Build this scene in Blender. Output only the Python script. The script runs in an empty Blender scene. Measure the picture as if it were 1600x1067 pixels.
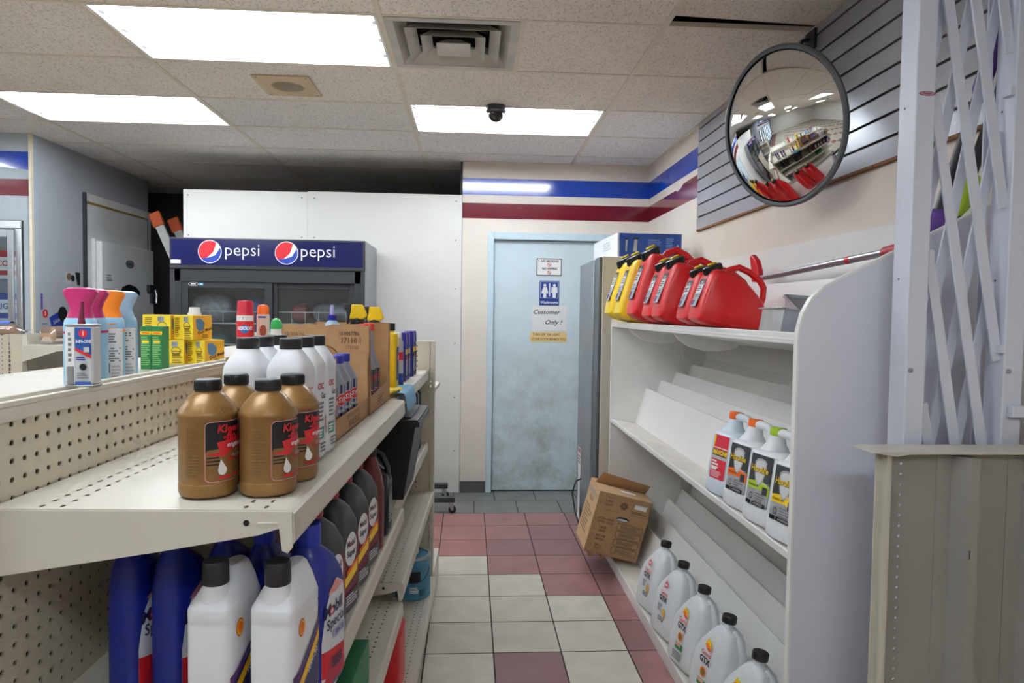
import bpy, math, random
from mathutils import Matrix, Vector
random.seed(7)
SC = bpy.context.scene
COL = SC.collection
PI = math.pi
# ---------------------------------------------------------------- camera
cam_d = bpy.data.cameras.new('camera'); cam = bpy.data.objects.new('camera', cam_d); COL.objects.link(cam)
cam_d.sensor_width = 36.0; cam_d.lens = 36.0 * 1061.356 / 1600.0; cam_d.clip_start = 0.02
YAW, PITCH, ROLL = 0.0610, -0.0406, -0.0137
_f = Vector((math.sin(YAW)*math.cos(PITCH), math.cos(YAW)*math.cos(PITCH), math.sin(PITCH)))
_r0 = Vector((math.cos(YAW), -math.sin(YAW), 0)); _d0 = _f.cross(_r0)
_r = _r0*math.cos(ROLL) + _d0*math.sin(ROLL); _d = -_r0*math.sin(ROLL) + _d0*math.cos(ROLL)
cam.matrix_world = Matrix(((_r.x, -_d.x, -_f.x, 0), (_r.y, -_d.y, -_f.y, 0), (_r.z, -_d.z, -_f.z, 1.5), (0, 0, 0, 1)))
SC.camera = cam
# ---------------------------------------------------------------- world, exposure
w = bpy.data.worlds.new('world'); SC.world = w; w.use_nodes = True
w.node_tree.nodes['Background'].inputs[0].default_value = (0.8, 0.9, 1.0, 1)
w.node_tree.nodes['Background'].inputs[1].default_value = 0.05
SC.view_settings.view_transform = 'Standard'; SC.view_settings.look = 'None'
SC.view_settings.gamma = 1; SC.view_settings.use_curve_mapping = False
SC.view_settings.exposure = 0.22
TUBE_POWER = 34.0
SC.cycles.max_bounces = 8; SC.cycles.diffuse_bounces = 5; SC.cycles.glossy_bounces = 4
SC.cycles.transparent_max_bounces = 16; SC.cycles.sample_clamp_indirect = 8
SC.cycles.caustics_reflective = False; SC.cycles.caustics_refractive = False
SC.cycles.use_denoising = True

# ---------------------------------------------------------------- materials
def lin(c):
    return tuple(((x/255.0)/12.92 if x/255.0 <= 0.04045 else ((x/255.0+0.055)/1.055)**2.4) for x in c)
_M = {}
def mat(name, rgb, rough=0.5, metal=0.0, var=0.05, scale=25.0, emit=0, spec=0.5, bump=0.0, trans=0.0, alpha=1.0, coat=0.0):
    if name in _M: return _M[name]
    m = bpy.data.materials.new(name); m.use_nodes = True; nt = m.node_tree; b = nt.nodes['Principled BSDF']
    c = lin(rgb)
    b.inputs['Roughness'].default_value = rough; b.inputs['Metallic'].default_value = metal
    b.inputs['Specular IOR Level'].default_value = spec
    b.inputs['Transmission Weight'].default_value = trans; b.inputs['Alpha'].default_value = alpha
    b.inputs['Coat Weight'].default_value = coat
    b.inputs['Base Color'].default_value = (*c, 1)
    if emit:
        b.inputs['Emission Color'].default_value = (*c, 1); b.inputs['Emission Strength'].default_value = emit
    if var or bump:
        tc = nt.nodes.new('ShaderNodeTexCoord'); nz = nt.nodes.new('ShaderNodeTexNoise')
        nz.inputs['Scale'].default_value = scale; nz.inputs['Detail'].default_value = 3
        nt.links.new(tc.outputs['Object'], nz.inputs['Vector'])
        if var:
            mr = nt.nodes.new('ShaderNodeMapRange'); mr.inputs[1].default_value = 0.3; mr.inputs[2].default_value = 0.7
            mr.inputs[3].default_value = 1-var; mr.inputs[4].default_value = 1+var
            vm = nt.nodes.new('ShaderNodeVectorMath'); vm.operation = 'SCALE'; vm.inputs[0].default_value = c
            nt.links.new(nz.outputs['Fac'], mr.inputs[0]); nt.links.new(mr.outputs[0], vm.inputs['Scale'])
            nt.links.new(vm.outputs[0], b.inputs['Base Color'])
        if bump:
            bp = nt.nodes.new('ShaderNodeBump'); bp.inputs['Strength'].default_value = bump; bp.inputs['Distance'].default_value = 0.004
            nt.links.new(nz.outputs['Fac'], bp.inputs['Height']); nt.links.new(bp.outputs[0], b.inputs['Normal'])
    _M[name] = m; return m

def holes(m, ax1, ax2, p1, p2, r1, r2=None, off1=0.0, off2=0.0, square=False):
    """cut a regular grid of see-through holes (object axes ax1, ax2; pitches p1, p2) into material m"""
    nt = m.node_tree; N = nt.nodes.new; L = nt.links.new
    b = nt.nodes['Principled BSDF']; out = nt.nodes['Material Output']
    tc = N('ShaderNodeTexCoord'); sp = N('ShaderNodeSeparateXYZ'); L(tc.outputs['Object'], sp.inputs[0])
    def axis(ax, p, off, r):
        a = N('ShaderNodeMath'); a.operation = 'MULTIPLY_ADD'; a.inputs[1].default_value = 1.0/p; a.inputs[2].default_value = off
        L(sp.outputs[ax], a.inputs[0])
        fr = N('ShaderNodeMath'); fr.operation = 'FRACT'; L(a.outputs[0], fr.inputs[0])
        s = N('ShaderNodeMath'); s.operation = 'MULTIPLY_ADD'; s.inputs[1].default_value = p/r; s.inputs[2].default_value = -0.5*p/r
        L(fr.outputs[0], s.inputs[0])
        ab = N('ShaderNodeMath'); ab.operation = 'ABSOLUTE'; L(s.outputs[0], ab.inputs[0]); return ab.outputs[0]
    A = axis(ax1, p1, off1, r1); B = axis(ax2, p2, off2, r2 or r1)
    if square:
        mx = N('ShaderNodeMath'); mx.operation = 'MAXIMUM'; L(A, mx.inputs[0]); L(B, mx.inputs[1]); d = mx.outputs[0]
    else:
        q1 = N('ShaderNodeMath'); q1.operation = 'MULTIPLY'; L(A, q1.inputs[0]); L(A, q1.inputs[1])
        q2 = N('ShaderNodeMath'); q2.operation = 'MULTIPLY_ADD'; L(B, q2.inputs[0]); L(B, q2.inputs[1]); L(q1.outputs[0], q2.inputs[2]); d = q2.outputs[0]
    lt = N('ShaderNodeMath'); lt.operation = 'LESS_THAN'; lt.inputs[1].default_value = 1.0; L(d, lt.inputs[0])
    tr = N('ShaderNodeBsdfTransparent'); mix = N('ShaderNodeMixShader')
    L(lt.outputs[0], mix.inputs[0]); L(b.outputs[0], mix.inputs[1]); L(tr.outputs[0], mix.inputs[2]); L(mix.outputs[0], out.inputs[0])
    return m

# ---------------------------------------------------------------- mesh builder
_TXT = {}
def text_geo(s, bold=0.0, shear=0.0):
    k = (s, bold, shear)
    if k in _TXT: return _TXT[k]
    cu = bpy.data.curves.new('t', 'FONT'); cu.body = s; cu.size = 1.0; cu.align_x = 'CENTER'; cu.align_y = 'CENTER'
    cu.resolution_u = 2; cu.offset = bold; cu.shear = shear; cu.fill_mode = 'FRONT'
    o = bpy.data.objects.new('t', cu); COL.objects.link(o)
    dg = bpy.context.evaluated_depsgraph_get(); ev = o.evaluated_get(dg); me = ev.to_mesh()
    vs = [(v.co.x, v.co.y) for v in me.vertices]; fs = [tuple(p.vertices) for p in me.polygons]
    ev.to_mesh_clear(); bpy.data.objects.remove(o); bpy.data.curves.remove(cu)
    _TXT[k] = (vs, fs); return _TXT[k]

class MB:
    def __init__(s): s.v = []; s.f = []; s.mi = []; s.ms = []
    def m(s, mt):
        if mt not in s.ms: s.ms.append(mt)
        return s.ms.index(mt)
    def add(s, vs, fs, mt, M=None):
        o = len(s.v); i = s.m(mt)
        for p in vs:
            p = Vector(p); s.v.append(tuple(M @ p) if M is not None else tuple(p))
        for f in fs: s.f.append(tuple(o+a for a in f)); s.mi.append(i)
        return s
    def box(s, x0, y0, z0, x1, y1, z1, mt, M=None):
        vs = [(x, y, z) for z in (z0, z1) for y in (y0, y1) for x in (x0, x1)]
        return s.add(vs, [(0,2,3,1), (4,5,7,6), (0,1,5,4), (2,6,7,3), (0,4,6,2), (1,3,7,5)], mt, M)
    def prism(s, poly, plane, t0, t1, mt, M=None):
        """polygon in a plane ('xy','xz','yz') extruded along the third axis from t0 to t1"""
        n = len(poly)
        def P(a, b, t): return {'xy': (a, b, t), 'xz': (a, t, b), 'yz': (t, a, b)}[plane]
        vs = [P(a, b, t0) for a, b in poly] + [P(a, b, t1) for a, b in poly]
        fs = [tuple(range(n))[::-1], tuple(range(n, 2*n))] + [(i, (i+1) % n, n+(i+1) % n, n+i) for i in range(n)]
        return s.add(vs, fs, mt, M)
    def loft(s, secs, mt, seg=28, M=None, cap=True):
        """sections (z, hx, hy, n[, cx, cy]) of superellipses"""
        vs = []; fs = []
        for q in secs:
            z, hx, hy, n = q[:4]; cx = q[4] if len(q) > 4 else 0; cy = q[5] if len(q) > 5 else 0
            for k in range(seg):
                a = 2*PI*k/seg; c, d = math.cos(a), math.sin(a)
                vs.append((cx+hx*math.copysign(abs(c)**(2/n), c), cy+hy*math.copysign(abs(d)**(2/n), d), z))
        for i in range(len(secs)-1):
            for k in range(seg):
                fs.append((i*seg+k, i*seg+(k+1) % seg, (i+1)*seg+(k+1) % seg, (i+1)*seg+k))
        if cap: fs.append(tuple(range(seg))[::-1]); fs.append(tuple(range((len(secs)-1)*seg, len(secs)*seg)))
        return s.add(vs, fs, mt, M)
    def lathe(s, prof, mt, seg=28, M=None, cap=True):
        return s.loft([(z, r, r, 2) for r, z in prof], mt, seg, M, cap)
    def tube(s, pts, r, mt, seg=10, M=None, cap=True):
        pts = [Vector(p) for p in pts]; vs = []; fs = []; n = len(pts); up = None
        for i, p in enumerate(pts):
            t = ((pts[min(i+1, n-1)]-p).normalized()+(p-pts[max(i-1, 0)]).normalized()).normalized()
            if up is None: up = Vector((0, 0, 1)) if abs(t.z) < 0.9 else Vector((1, 0, 0))
            a = t.cross(up).normalized(); up = a.cross(t).normalized()
            rr = r[i] if isinstance(r, (list, tuple)) else r
            for k in range(seg):
                g = 2*PI*k/seg; vs.append(p+a*math.cos(g)*rr+up*math.sin(g)*rr)
        for i in range(n-1):
            for k in range(seg):
                fs.append((i*seg+k, i*seg+(k+1) % seg, (i+1)*seg+(k+1) % seg, (i+1)*seg+k))
        if cap: fs.append(tuple(range(seg))[::-1]); fs.append(tuple(range((n-1)*seg, n*seg)))
        return s.add(vs, fs, mt, M)
    def bar(s, a, b, w, t, mt, side=(0, 1, 0)):
        """rectangular bar from a to b: w across, t thick along side"""
        a = Vector(a); b = Vector(b); d = (b-a).normalized(); n = Vector(side); n = (n-d*n.dot(d)).normalized(); u = d.cross(n)
        vs = [p+u*(w/2)*i+n*(t/2)*j for p in (a, b) for i, j in ((-1,-1), (1,-1), (1,1), (-1,1))]
        return s.add(vs, [(3,2,1,0), (4,5,6,7), (0,1,5,4), (1,2,6,5), (2,3,7,6), (3,0,4,7)], mt)
    def build(s, name, parent=None, bevel=0.0, smooth=True, segs=2, recalc=True):
        me = bpy.data.meshes.new(name); me.from_pydata(s.v, [], s.f)
        for mt in s.ms: me.materials.append(mt)
        for p, i in zip(me.polygons, s.mi): p.material_index = i
        if recalc:
            import bmesh
            bm = bmesh.new(); bm.from_mesh(me); bmesh.ops.recalc_face_normals(bm, faces=bm.faces); bm.to_mesh(me); bm.free()
        if smooth:
            me.polygons.foreach_set('use_smooth', [True]*len(me.polygons)); me.set_sharp_from_angle(angle=math.radians(38))
        me.update()
        o = bpy.data.objects.new(name, me); COL.objects.link(o)
        if parent is not None: o.parent = parent
        if bevel:
            b = o.modifiers.new('bevel', 'BEVEL'); b.width = bevel; b.segments = segs; b.limit_method = 'ANGLE'; b.angle_limit = math.radians(40)
            b.harden_normals = False
        return o

def tag(o, label, cat, group=None):
    o['label'] = label; o['category'] = cat
    if group: o['group'] = group
    return o
def thing(name, label, cat, loc=(0, 0, 0), rz=0.0, group=None, rot=None):
    o = bpy.data.objects.new(name, None); COL.objects.link(o); o.location = loc
    o.rotation_euler = rot if rot else (0, 0, rz); o.empty_display_size = 0.05
    return tag(o, label, cat, group)
def struct(o): o['kind'] = 'structure'; return o
def dup(src, label, loc, rz=0.0, rot=None, scale=None, group=None):
    r = src.copy(); COL.objects.link(r); r.location = loc; r.rotation_euler = rot if rot else (0, 0, rz); r['label'] = label
    if scale: r.scale = (scale,)*3
    if group: r['group'] = group
    for ch in list(src.children):
        c = ch.copy(); COL.objects.link(c); c.parent = r
        for g in list(ch.children):
            d = g.copy(); COL.objects.link(d); d.parent = c
    return r

# ---------------------------------------------------------------- decals: printed labels mapped on a surface
def plane_map(p, ex, ey):
    p = Vector(p); ex = Vector(ex).normalized(); ey = Vector(ey).normalized(); n = ex.cross(ey)
    def f(s, t, h): return p+ex*s+ey*t+n*h
    f.curved = False; return f
def cyl_map(r, z0, a0=0.0):
    def f(s, t, h):
        a = a0+s/r; return Vector(((r+h)*math.cos(a), (r+h)*math.sin(a), z0+t))
    return f
def se_map(hx, hy, n, z0, cx=0.0, cy=0.0, sgn=1):
    """the +x (or -x) face of a superellipse body; s runs to the viewer's right"""
    def f(s, t, h):
        q = min(abs(s)/hy, 0.98); return Vector((cx+sgn*(hx*(1-q**n)**(1/n)+h), cy+sgn*s, z0+t))
    return f
def clip_strip(pts, xa, xb):
    for s, lim in ((1, xa), (-1, -xb)):
        out = []
        for i in range(len(pts)):
            p, q = pts[i-1], pts[i]; dp, dq = s*p[0]-lim, s*q[0]-lim
            if (dp >= 0) != (dq >= 0):
                k = dp/(dp-dq); out.append((p[0]+(q[0]-p[0])*k, p[1]+(q[1]-p[1])*k))
            if dq >= 0: out.append(q)
        pts = out
        if len(pts) < 3: return []
    return pts
def put(M, pts, fmap, h, mt, dx=.005):
    xs = [p[0] for p in pts]; lo, hi = min(xs), max(xs); n = max(1, math.ceil((hi-lo)/dx)) if getattr(fmap, 'curved', True) else 1
    for i in range(n):
        q = clip_strip(pts, lo+(hi-lo)*i/n, lo+(hi-lo)*(i+1)/n) if n > 1 else pts
        if len(q) >= 3: M.add([fmap(a, c, h) for a, c in q], [tuple(range(len(q)))], mt)
def decal(items, fmap, name='label', parent=None, mb=None, h0=0.0006, dh=0.00025, cols=8):
    M = mb or MB()
    for k, it in enumerate(items):
        h = h0+dh*k; kind = it[0]
        if kind == 'rect':
            _, x, y, ww, hh, mt = it; vs = []; fs = []
            for j in range(cols+1):
                for yy in (y-hh/2, y+hh/2): vs.append(fmap(x-ww/2+ww*j/cols, yy, h))
            fs = [(2*j, 2*j+2, 2*j+3, 2*j+1) for j in range(cols)]
            M.add(vs, fs, mt)
        elif kind == 'rrect':
            _, x, y, ww, hh, r, mt = it; pts = []
            for cx, cy, a0 in ((1, 1, 0), (-1, 1, 90), (-1, -1, 180), (1, -1, 270)):
                for q in range(5):
                    a = math.radians(a0+90*q/4); pts.append((x+cx*(ww/2-r)+r*math.cos(a), y+cy*(hh/2-r)+r*math.sin(a)))
            put(M, pts, fmap, h, mt)
        elif kind == 'poly':
            _, pts, mt = it; put(M, pts, fmap, h, mt)
        elif kind in ('disc', 'oval'):
            if kind == 'disc': _, x, y, r, mt = it; ry = r
            else: _, x, y, r, ry, mt = it
            pts = [(x+r*math.cos(2*PI*i/24), y+ry*math.sin(2*PI*i/24)) for i in range(24)]
            put(M, pts, fmap, h, mt)
        elif kind == 'ring':
            _, x, y, r, wd, mt = it[:6]; asp = it[6] if len(it) > 6 else 1.0; vs = []
            for i in range(24):
                a = 2*PI*i/24
                for q in (r-wd, r): vs.append(fmap(x+q*math.cos(a), y+asp*q*math.sin(a), h))
            M.add(vs, [(2*i, 2*i+1, (2*i+3) % 48, (2*i+2) % 48) for i in range(24)], mt)
        elif kind == 'text':
            _, s, x, y, size, mt = it[:6]; o = it[6] if len(it) > 6 else {}
            vs, fs = text_geo(s, o.get('bold', 0.0), o.get('shear', 0.0)); sx = o.get('sx', 1.0); ca, sa = math.cos(o.get('rot', 0)), math.sin(o.get('rot', 0))
            M.add([fmap(x+size*(sx*a*ca-b*sa), y+size*(sx*a*sa+b*ca), h) for a, b in vs], fs, mt)
        elif kind == 'lines':       # rows of small print
            _, x, y, ww, hh, n, mt = it; st = hh/n
            for j in range(n):
                l = ww*(0.6+0.4*random.random()); yy = y+hh/2-(j+.5)*st
                M.add([fmap(x-ww/2, yy-st*.28, h), fmap(x-ww/2+l*.5, yy-st*.28, h), fmap(x-ww/2+l, yy-st*.28, h), fmap(x-ww/2+l, yy+st*.28, h), fmap(x-ww/2+l*.5, yy+st*.28, h), fmap(x-ww/2, yy+st*.28, h)],
                      [(0, 1, 4, 5), (1, 2, 3, 4)], mt)
        elif kind == 'bars':        # barcode
            _, x, y, ww, hh, mt = it; p = x-ww/2
            while p < x+ww/2:
                b = ww*random.choice((.02, .035, .05)); M.add([fmap(p, y-hh/2, h), fmap(p+b, y-hh/2, h), fmap(p+b, y+hh/2, h), fmap(p, y+hh/2, h)], [(0, 1, 2, 3)], mt); p += b+ww*random.choice((.02, .04))
    if mb is not None: return None
    return M.build(name, parent, smooth=False, recalc=False)

# common materials
WHITE = mat('white_print', (236, 236, 236), .5, var=0); BLACK = mat('black_print', (18, 18, 20), .45, var=0)
RED = mat('red_print', (200, 28, 38), .45, var=0); BLUE = mat('blue_print', (28, 52, 150), .45, var=0)
YELLOW = mat('yellow_print', (245, 205, 30), .45, var=0); GREY = mat('grey_print', (120, 122, 128), .5, var=0)
ORANGE = mat('orange_print', (240, 110, 30), .45, var=0); LGREY = mat('light_grey_print', (188, 190, 194), .5, var=0)
GREEN = mat('green_print', (20, 130, 60), .45, var=0); DRED = mat('dark_red_print', (110, 18, 40), .45, var=0)
NAVY = mat('navy_print', (24, 26, 80), .4, var=0)
BCAP = mat('black_plastic', (28, 29, 31), .42, var=.05); METAL = mat('galvanised_steel', (170, 172, 175), .35, .9, var=.12, scale=14)
CHROME = mat('bright_aluminium', (205, 208, 212), .25, .9, var=.05)
DARKMETAL = mat('dark_grey_metal', (70, 72, 76), .4, .6, var=.08)
CARD = mat('cardboard', (172, 132, 92), .8, var=.07, scale=40); CARDIN = mat('cardboard_inside', (150, 116, 82), .85, var=.07, scale=40)
PRINTBROWN = mat('brown_print', (92, 66, 44), .8, var=0)
CREAM = mat('cream_painted_steel', (212, 207, 194), .42, var=.04, scale=6)
# ================================================================ setting
CZ = 2.7476
GX0, GXS, GY0, GYS = -0.3984, 1.2192, 2.9354, 0.6096
WALLCREAM = mat('cream_wall_paint', (228, 218, 207), .55, var=.03, scale=5)
WALLGREY = mat('grey_wall_panel', (176, 180, 187), .5, var=.05, scale=3)
WALLBLUE = mat('pale_grey_wall_paint', (178, 188, 196), .5, var=.03, scale=4)
WALLWHITE = mat('white_partition_board', (226, 224, 217), .6, var=.03, scale=3)
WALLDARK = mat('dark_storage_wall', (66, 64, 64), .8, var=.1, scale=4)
STRIPEB = mat('blue_gloss_stripe', (18, 62, 168), .14, var=.06, scale=9, coat=.4)
STRIPER = mat('burgundy_gloss_stripe', (106, 16, 36), .16, var=.08, scale=9, coat=.4)
# floor: square tiles, red and cream, slate grey by the washroom
T_RED = [mat('red_floor_tile_%s' % n, c, .38, var=.12, scale=7) for n, c in (('dusky', (144, 101, 100)), ('warm', (148, 98, 94)), ('dark', (130, 93, 94)))]
T_CRM = [mat('cream_floor_tile_%s' % n, c, .36, var=.08, scale=8) for n, c in (('pale', (204, 198, 184)), ('warm', (196, 189, 173)))]
T_GRY = mat('slate_grey_floor_tile', (112, 114, 112), .45, var=.2, scale=6)
GROUT = mat('tile_grout', (58, 48, 45), .9, var=.1)
fb = MB(); FS, FX, FY = 0.30175, 0.1166, 5.0589
fb.add([(-10.2, -4.2, -.004), (1.6, -4.2, -.004), (1.6, 8, -.004), (-10.2, 8, -.004)], [(0, 1, 2, 3)], GROUT)
REDS = {(0, 3): 0, (-1, 3): 1}
def is_red(i, j):
    # i: column right of the tile line under the aisle centre, j: row from the slate strip
    if j < 3: return True
    pat = {3: {0, 1, 2, 3, 4}, 4: {1, 2, 3, 4}, 5: {2, 3, 4}, 6: {2, 3, 4}, 7: {0, 2, 3, 4}}
    if i >= 2: return i == 2 or (i+j) % 4 == 0
    if j == 3: return i >= 0
    if j == 4: return i >= 1
    if j == 7: return i == 0
    if j in (5, 6): return False
    return (i*7+j*3) % 5 == 0
g = .0032
for j in range(0, 31):
    for i in range(-34, 5):
        x0 = FX+i*FS; y1 = FY-j*FS; x1 = min(x0+FS, 1.5); mt = random.choice(T_RED) if is_red(i, j) else random.choice(T_CRM)
        fb.add([(x0+g, y1-FS+g, 0), (x1-g, y1-FS+g, 0), (x1-g, y1-g, 0), (x0+g, y1-g, 0)], [(0, 1, 2, 3)], mt)
for j in range(0, 9):
    for i in range(-23, 5):
        s = .335; x0 = .04+i*s+(s/2 if j % 2 else 0); y0 = FY+j*s
        fb.add([(x0+g, y0+g, 0), (min(x0+s, 1.5)-g, y0+g, 0), (min(x0+s, 1.5)-g, y0+s-g, 0), (x0+g, y0+s-g, 0)], [(0, 1, 2, 3)], T_GRY)
struct(fb.build('floor', smooth=False, recalc=False))

# ceiling: lay-in tiles on a T-bar grid; light cells and the air diffuser leave theirs open
def ceiling_tile_mat(name, rgb):
    m = mat(name, rgb, .9, var=.05, scale=2.0); nt = m.node_tree; b = nt.nodes['Principled BSDF']
    src = b.inputs['Base Color'].links[0].from_socket
    tc = nt.nodes.new('ShaderNodeTexCoord'); n2 = nt.nodes.new('ShaderNodeTexNoise'); n2.inputs['Scale'].default_value = 125; n2.inputs['Detail'].default_value = 2
    mp = nt.nodes.new('ShaderNodeMapping'); mp.inputs['Scale'].default_value = (1, .55, 1); nt.links.new(tc.outputs['Object'], mp.inputs[0]); nt.links.new(mp.outputs[0], n2.inputs[0])
    mr = nt.nodes.new('ShaderNodeMapRange'); mr.inputs[1].default_value = .36; mr.inputs[2].default_value = .46; mr.inputs[3].default_value = .7; mr.inputs[4].default_value = 1
    vm = nt.nodes.new('ShaderNodeVectorMath'); vm.operation = 'SCALE'
    nt.links.new(n2.outputs['Fac'], mr.inputs[0]); nt.links.new(src, vm.inputs[0]); nt.links.new(mr.outputs[0], vm.inputs['Scale']); nt.links.new(vm.outputs[0], b.inputs['Base Color'])
    return m
CT = ceiling_tile_mat('fissured_ceiling_tile', (238, 230, 221)); CT2 = ceiling_tile_mat('plain_ceiling_tile', (236, 232, 228))
TBAR = mat('ceiling_grid_bar', (222, 212, 194), .5, var=.04)
LIGHTS = [(-1, 0), (0, 2), (-2, 2), (-1, -4), (0, -7), (-3, -2), (-3, -7), (-4, 1), (-5, -4), (-6, 1), (-7, -3)]
def gx(i): return GX0+GXS*i
def gy(j): return GY0+GYS*j
cb = MB()
for i in range(-9, 2):
    for j in range(-12, 9):
        if (i, j) in LIGHTS: continue
        x0, x1, y0, y1 = max(gx(i), -10.2), min(gx(i+1), 1.48), gy(j), gy(j+1)
        if (i, j) == (0, 0): x0 = gx(0)+GYS
        z0 = z1 = CZ
        ya = yb_ = y1
        if (i, j) == (1, -1): z1 = CZ+.02; ya = y1-.062; yb_ = y1-.02      # the tile that has slipped in its frame
        cb.add([(x0, y0, z0), (x0, ya, z1), (x1, yb_, z1), (x1, y0, z0)], [(0, 1, 2, 3)], CT if j < 2 else CT2)
struct(cb.build('ceiling', smooth=False, recalc=False))
vb = MB(); vb.box(-10.3, -4.4, CZ+.35, 1.7, 8.2, CZ+.4, WALLDARK); struct(vb.build('ceiling_slab', smooth=False))
tb = MB()
for i in range(-8, 2): tb.box(gx(i)-.012, -4.2, CZ-.004, gx(i)+.012, 8, CZ+.02, TBAR)
for j in range(-11, 9): tb.box(-10.2, gy(j)-.011, CZ-.003, 1.478, gy(j)+.011 if j != 0 else gy(j)+.004, CZ+.018, TBAR)
tb.box(gx(0)+GYS-.011, gy(0), CZ-.003, gx(0)+GYS+.011, gy(1), CZ+.018, TBAR)
tb.box(1.455, -4.2, CZ-.004, 1.478, 5.66, CZ, TBAR); tb.box(-.08, 5.63, CZ-.004, 1.478, 5.655, CZ, TBAR)
struct(tb.build('trim_1', smooth=False))

# walls
RX, BY = 1.477, 5.654
def wallbox(name, *a): 
    b = MB(); b.box(*a); return struct(b.build(name, smooth=False))
wr = wallbox('wall_right', RX, -4.2, 0, RX+.1, BY+.1, CZ+.3, WALLCREAM)
b = MB(); DX0, DX1, DZ = .185, 1.105, 2.115
b.box(-.078, BY, 0, DX0-.045, BY+.1, CZ, WALLCREAM); b.box(DX1+.045, BY, 0, RX, BY+.1, CZ, WALLCREAM); b.box(DX0-.045, BY, DZ+.055, DX1+.045, BY+.1, CZ, WALLCREAM)
wb = struct(b.build('wall_back', smooth=False))
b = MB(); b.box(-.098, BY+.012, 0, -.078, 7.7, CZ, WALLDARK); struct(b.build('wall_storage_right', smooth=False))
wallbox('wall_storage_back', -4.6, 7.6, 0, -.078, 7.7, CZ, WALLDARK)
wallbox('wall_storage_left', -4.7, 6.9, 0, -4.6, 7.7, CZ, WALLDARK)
wallbox('wall_far_left', -10.2, -4.2, 0, -10.1, 5.2, CZ+.3, WALLWHITE)
wallbox('wall_front', -10.2, -4.3, 0, RX+.1, -4.2, CZ+.3, WALLWHITE)
b = MB(); b.box(-2.318, BY, 0, -1.335, BY+.012, 2.466, WALLWHITE); b.box(-1.333, BY, 0, -.0815, BY+.012, 2.473, WALLWHITE)
for x in (-2.28, -1.38, -1.28, -.13):
    for z in (.35, .8, 1.25, 1.7, 2.1, 2.42): b.lathe([(.0001, 0), (.006, 0), (.006, .002)], GREY, 8, Matrix.Translation((x, BY, z)) @ Matrix.Rotation(PI/2, 4, 'X'))
struct(b.build('wall_partition', smooth=False))
b = MB(); b.box(-3.265, 5.2, 0, -3.165, 6.9, CZ, WALLGREY); struct(b.build('wall_left', smooth=False))
b = MB(); b.box(-10.1, 5.14, 2.125, -3.232, 5.2, CZ, WALLBLUE); b.box(-3.232, 5.14, 0, -3.1655, 5.2, CZ, WALLBLUE); b.box(-10.1, 5.14, 0, -9.58, 5.2, 2.125, WALLBLUE)
struct(b.build('wall_cooler', smooth=False))
b = MB(); b.box(-3.178, 5.118, 0, -3.158, 5.142, CZ, mat('cream_corner_trim', (226, 216, 194), .5)); struct(b.build('trim_2'))
# painted stripes
e = .0012
def wavy(x0, x1, z, amp, n, ph):
    return [(x0+(x1-x0)*i/n, z+amp*math.sin(ph+i*1.3)) for i in range(n+1)]
b = MB(); b.box(-.078, BY-e, 2.478, RX, BY, 2.613, STRIPEB); struct(b.build('trim_3', smooth=False))
b = MB(); b.box(-.078, BY-e, 2.284, RX, BY, 2.411, STRIPER); struct(b.build('trim_4', smooth=False))
b = MB(); b.prism([(BY, 2.613), (BY, 2.474)]+[(4.0, 2.474), (4.0, 2.613)], 'yz', RX-e, RX, STRIPEB); struct(b.build('trim_5', smooth=False))
b = MB(); b.prism([(BY, 2.411), (BY, 2.284), (4.0, 2.284), (4.0, 2.43), (4.6, 2.43), (4.72, 2.428), (4.78, 2.405), (4.86, 2.396), (4.9, 2.411)], 'yz', RX-e, RX, STRIPER); struct(b.build('trim_6', smooth=False))
lo = [(-10.05+.222*i, 2.497+.012*math.sin(i*.9)+.008*math.sin(i*2.3)) for i in range(32)]; lo[-1] = (-3.18, 2.488)
b = MB(); b.prism([(-10.05, 2.618), *lo, (-3.18, 2.618)], 'xz', 5.14-e, 5.14, STRIPEB); struct(b.build('trim_7', smooth=False))
b = MB(); b.box(-10.05, 5.14-e, 2.302, -3.18, 5.14, 2.421, STRIPER); struct(b.build('trim_8', smooth=False))
b = MB(); b.box(-.077, BY-.012, 0, DX0-.046, BY, .095, mat('grey_baseboard', (84, 80, 80), .6)); struct(b.build('baseboard_back', smooth=False))

# washroom door
DOORBLUE = mat('pale_blue_door_paint', (206, 222, 228), .38, var=.04, scale=3)
DOORDIRT = DOORBLUE
nt = DOORBLUE.node_tree; pb = nt.nodes['Principled BSDF']; src = pb.inputs['Base Color'].links[0].from_socket
n2 = nt.nodes.new('ShaderNodeTexNoise'); n2.inputs['Scale'].default_value = 4.2; n2.inputs['Detail'].default_value = 8; n2.inputs['Roughness'].default_value = .7
tc = nt.nodes.new('ShaderNodeTexCoord'); nt.links.new(tc.outputs['Object'], n2.inputs[0])
mr = nt.nodes.new('ShaderNodeMapRange'); mr.inputs[1].default_value = .42; mr.inputs[2].default_value = .68; mr.inputs[3].default_value = 0; mr.inputs[4].default_value = .85
sp = nt.nodes.new('ShaderNodeSeparateXYZ'); nt.links.new(tc.outputs['Object'], sp.inputs[0])
m2 = nt.nodes.new('ShaderNodeMapRange'); m2.inputs[1].default_value = 1.5; m2.inputs[2].default_value = .3; m2.inputs[3].default_value = 0; m2.inputs[4].default_value = 1
mm = nt.nodes.new('ShaderNodeMath'); mm.operation = 'MULTIPLY'; mx = nt.nodes.new('ShaderNodeMix'); mx.data_type = 'RGBA'
nt.links.new(n2.outputs['Fac'], mr.inputs[0]); nt.links.new(sp.outputs[2], m2.inputs[0]); nt.links.new(mr.outputs[0], mm.inputs[0]); nt.links.new(m2.outputs[0], mm.inputs[1])
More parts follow.
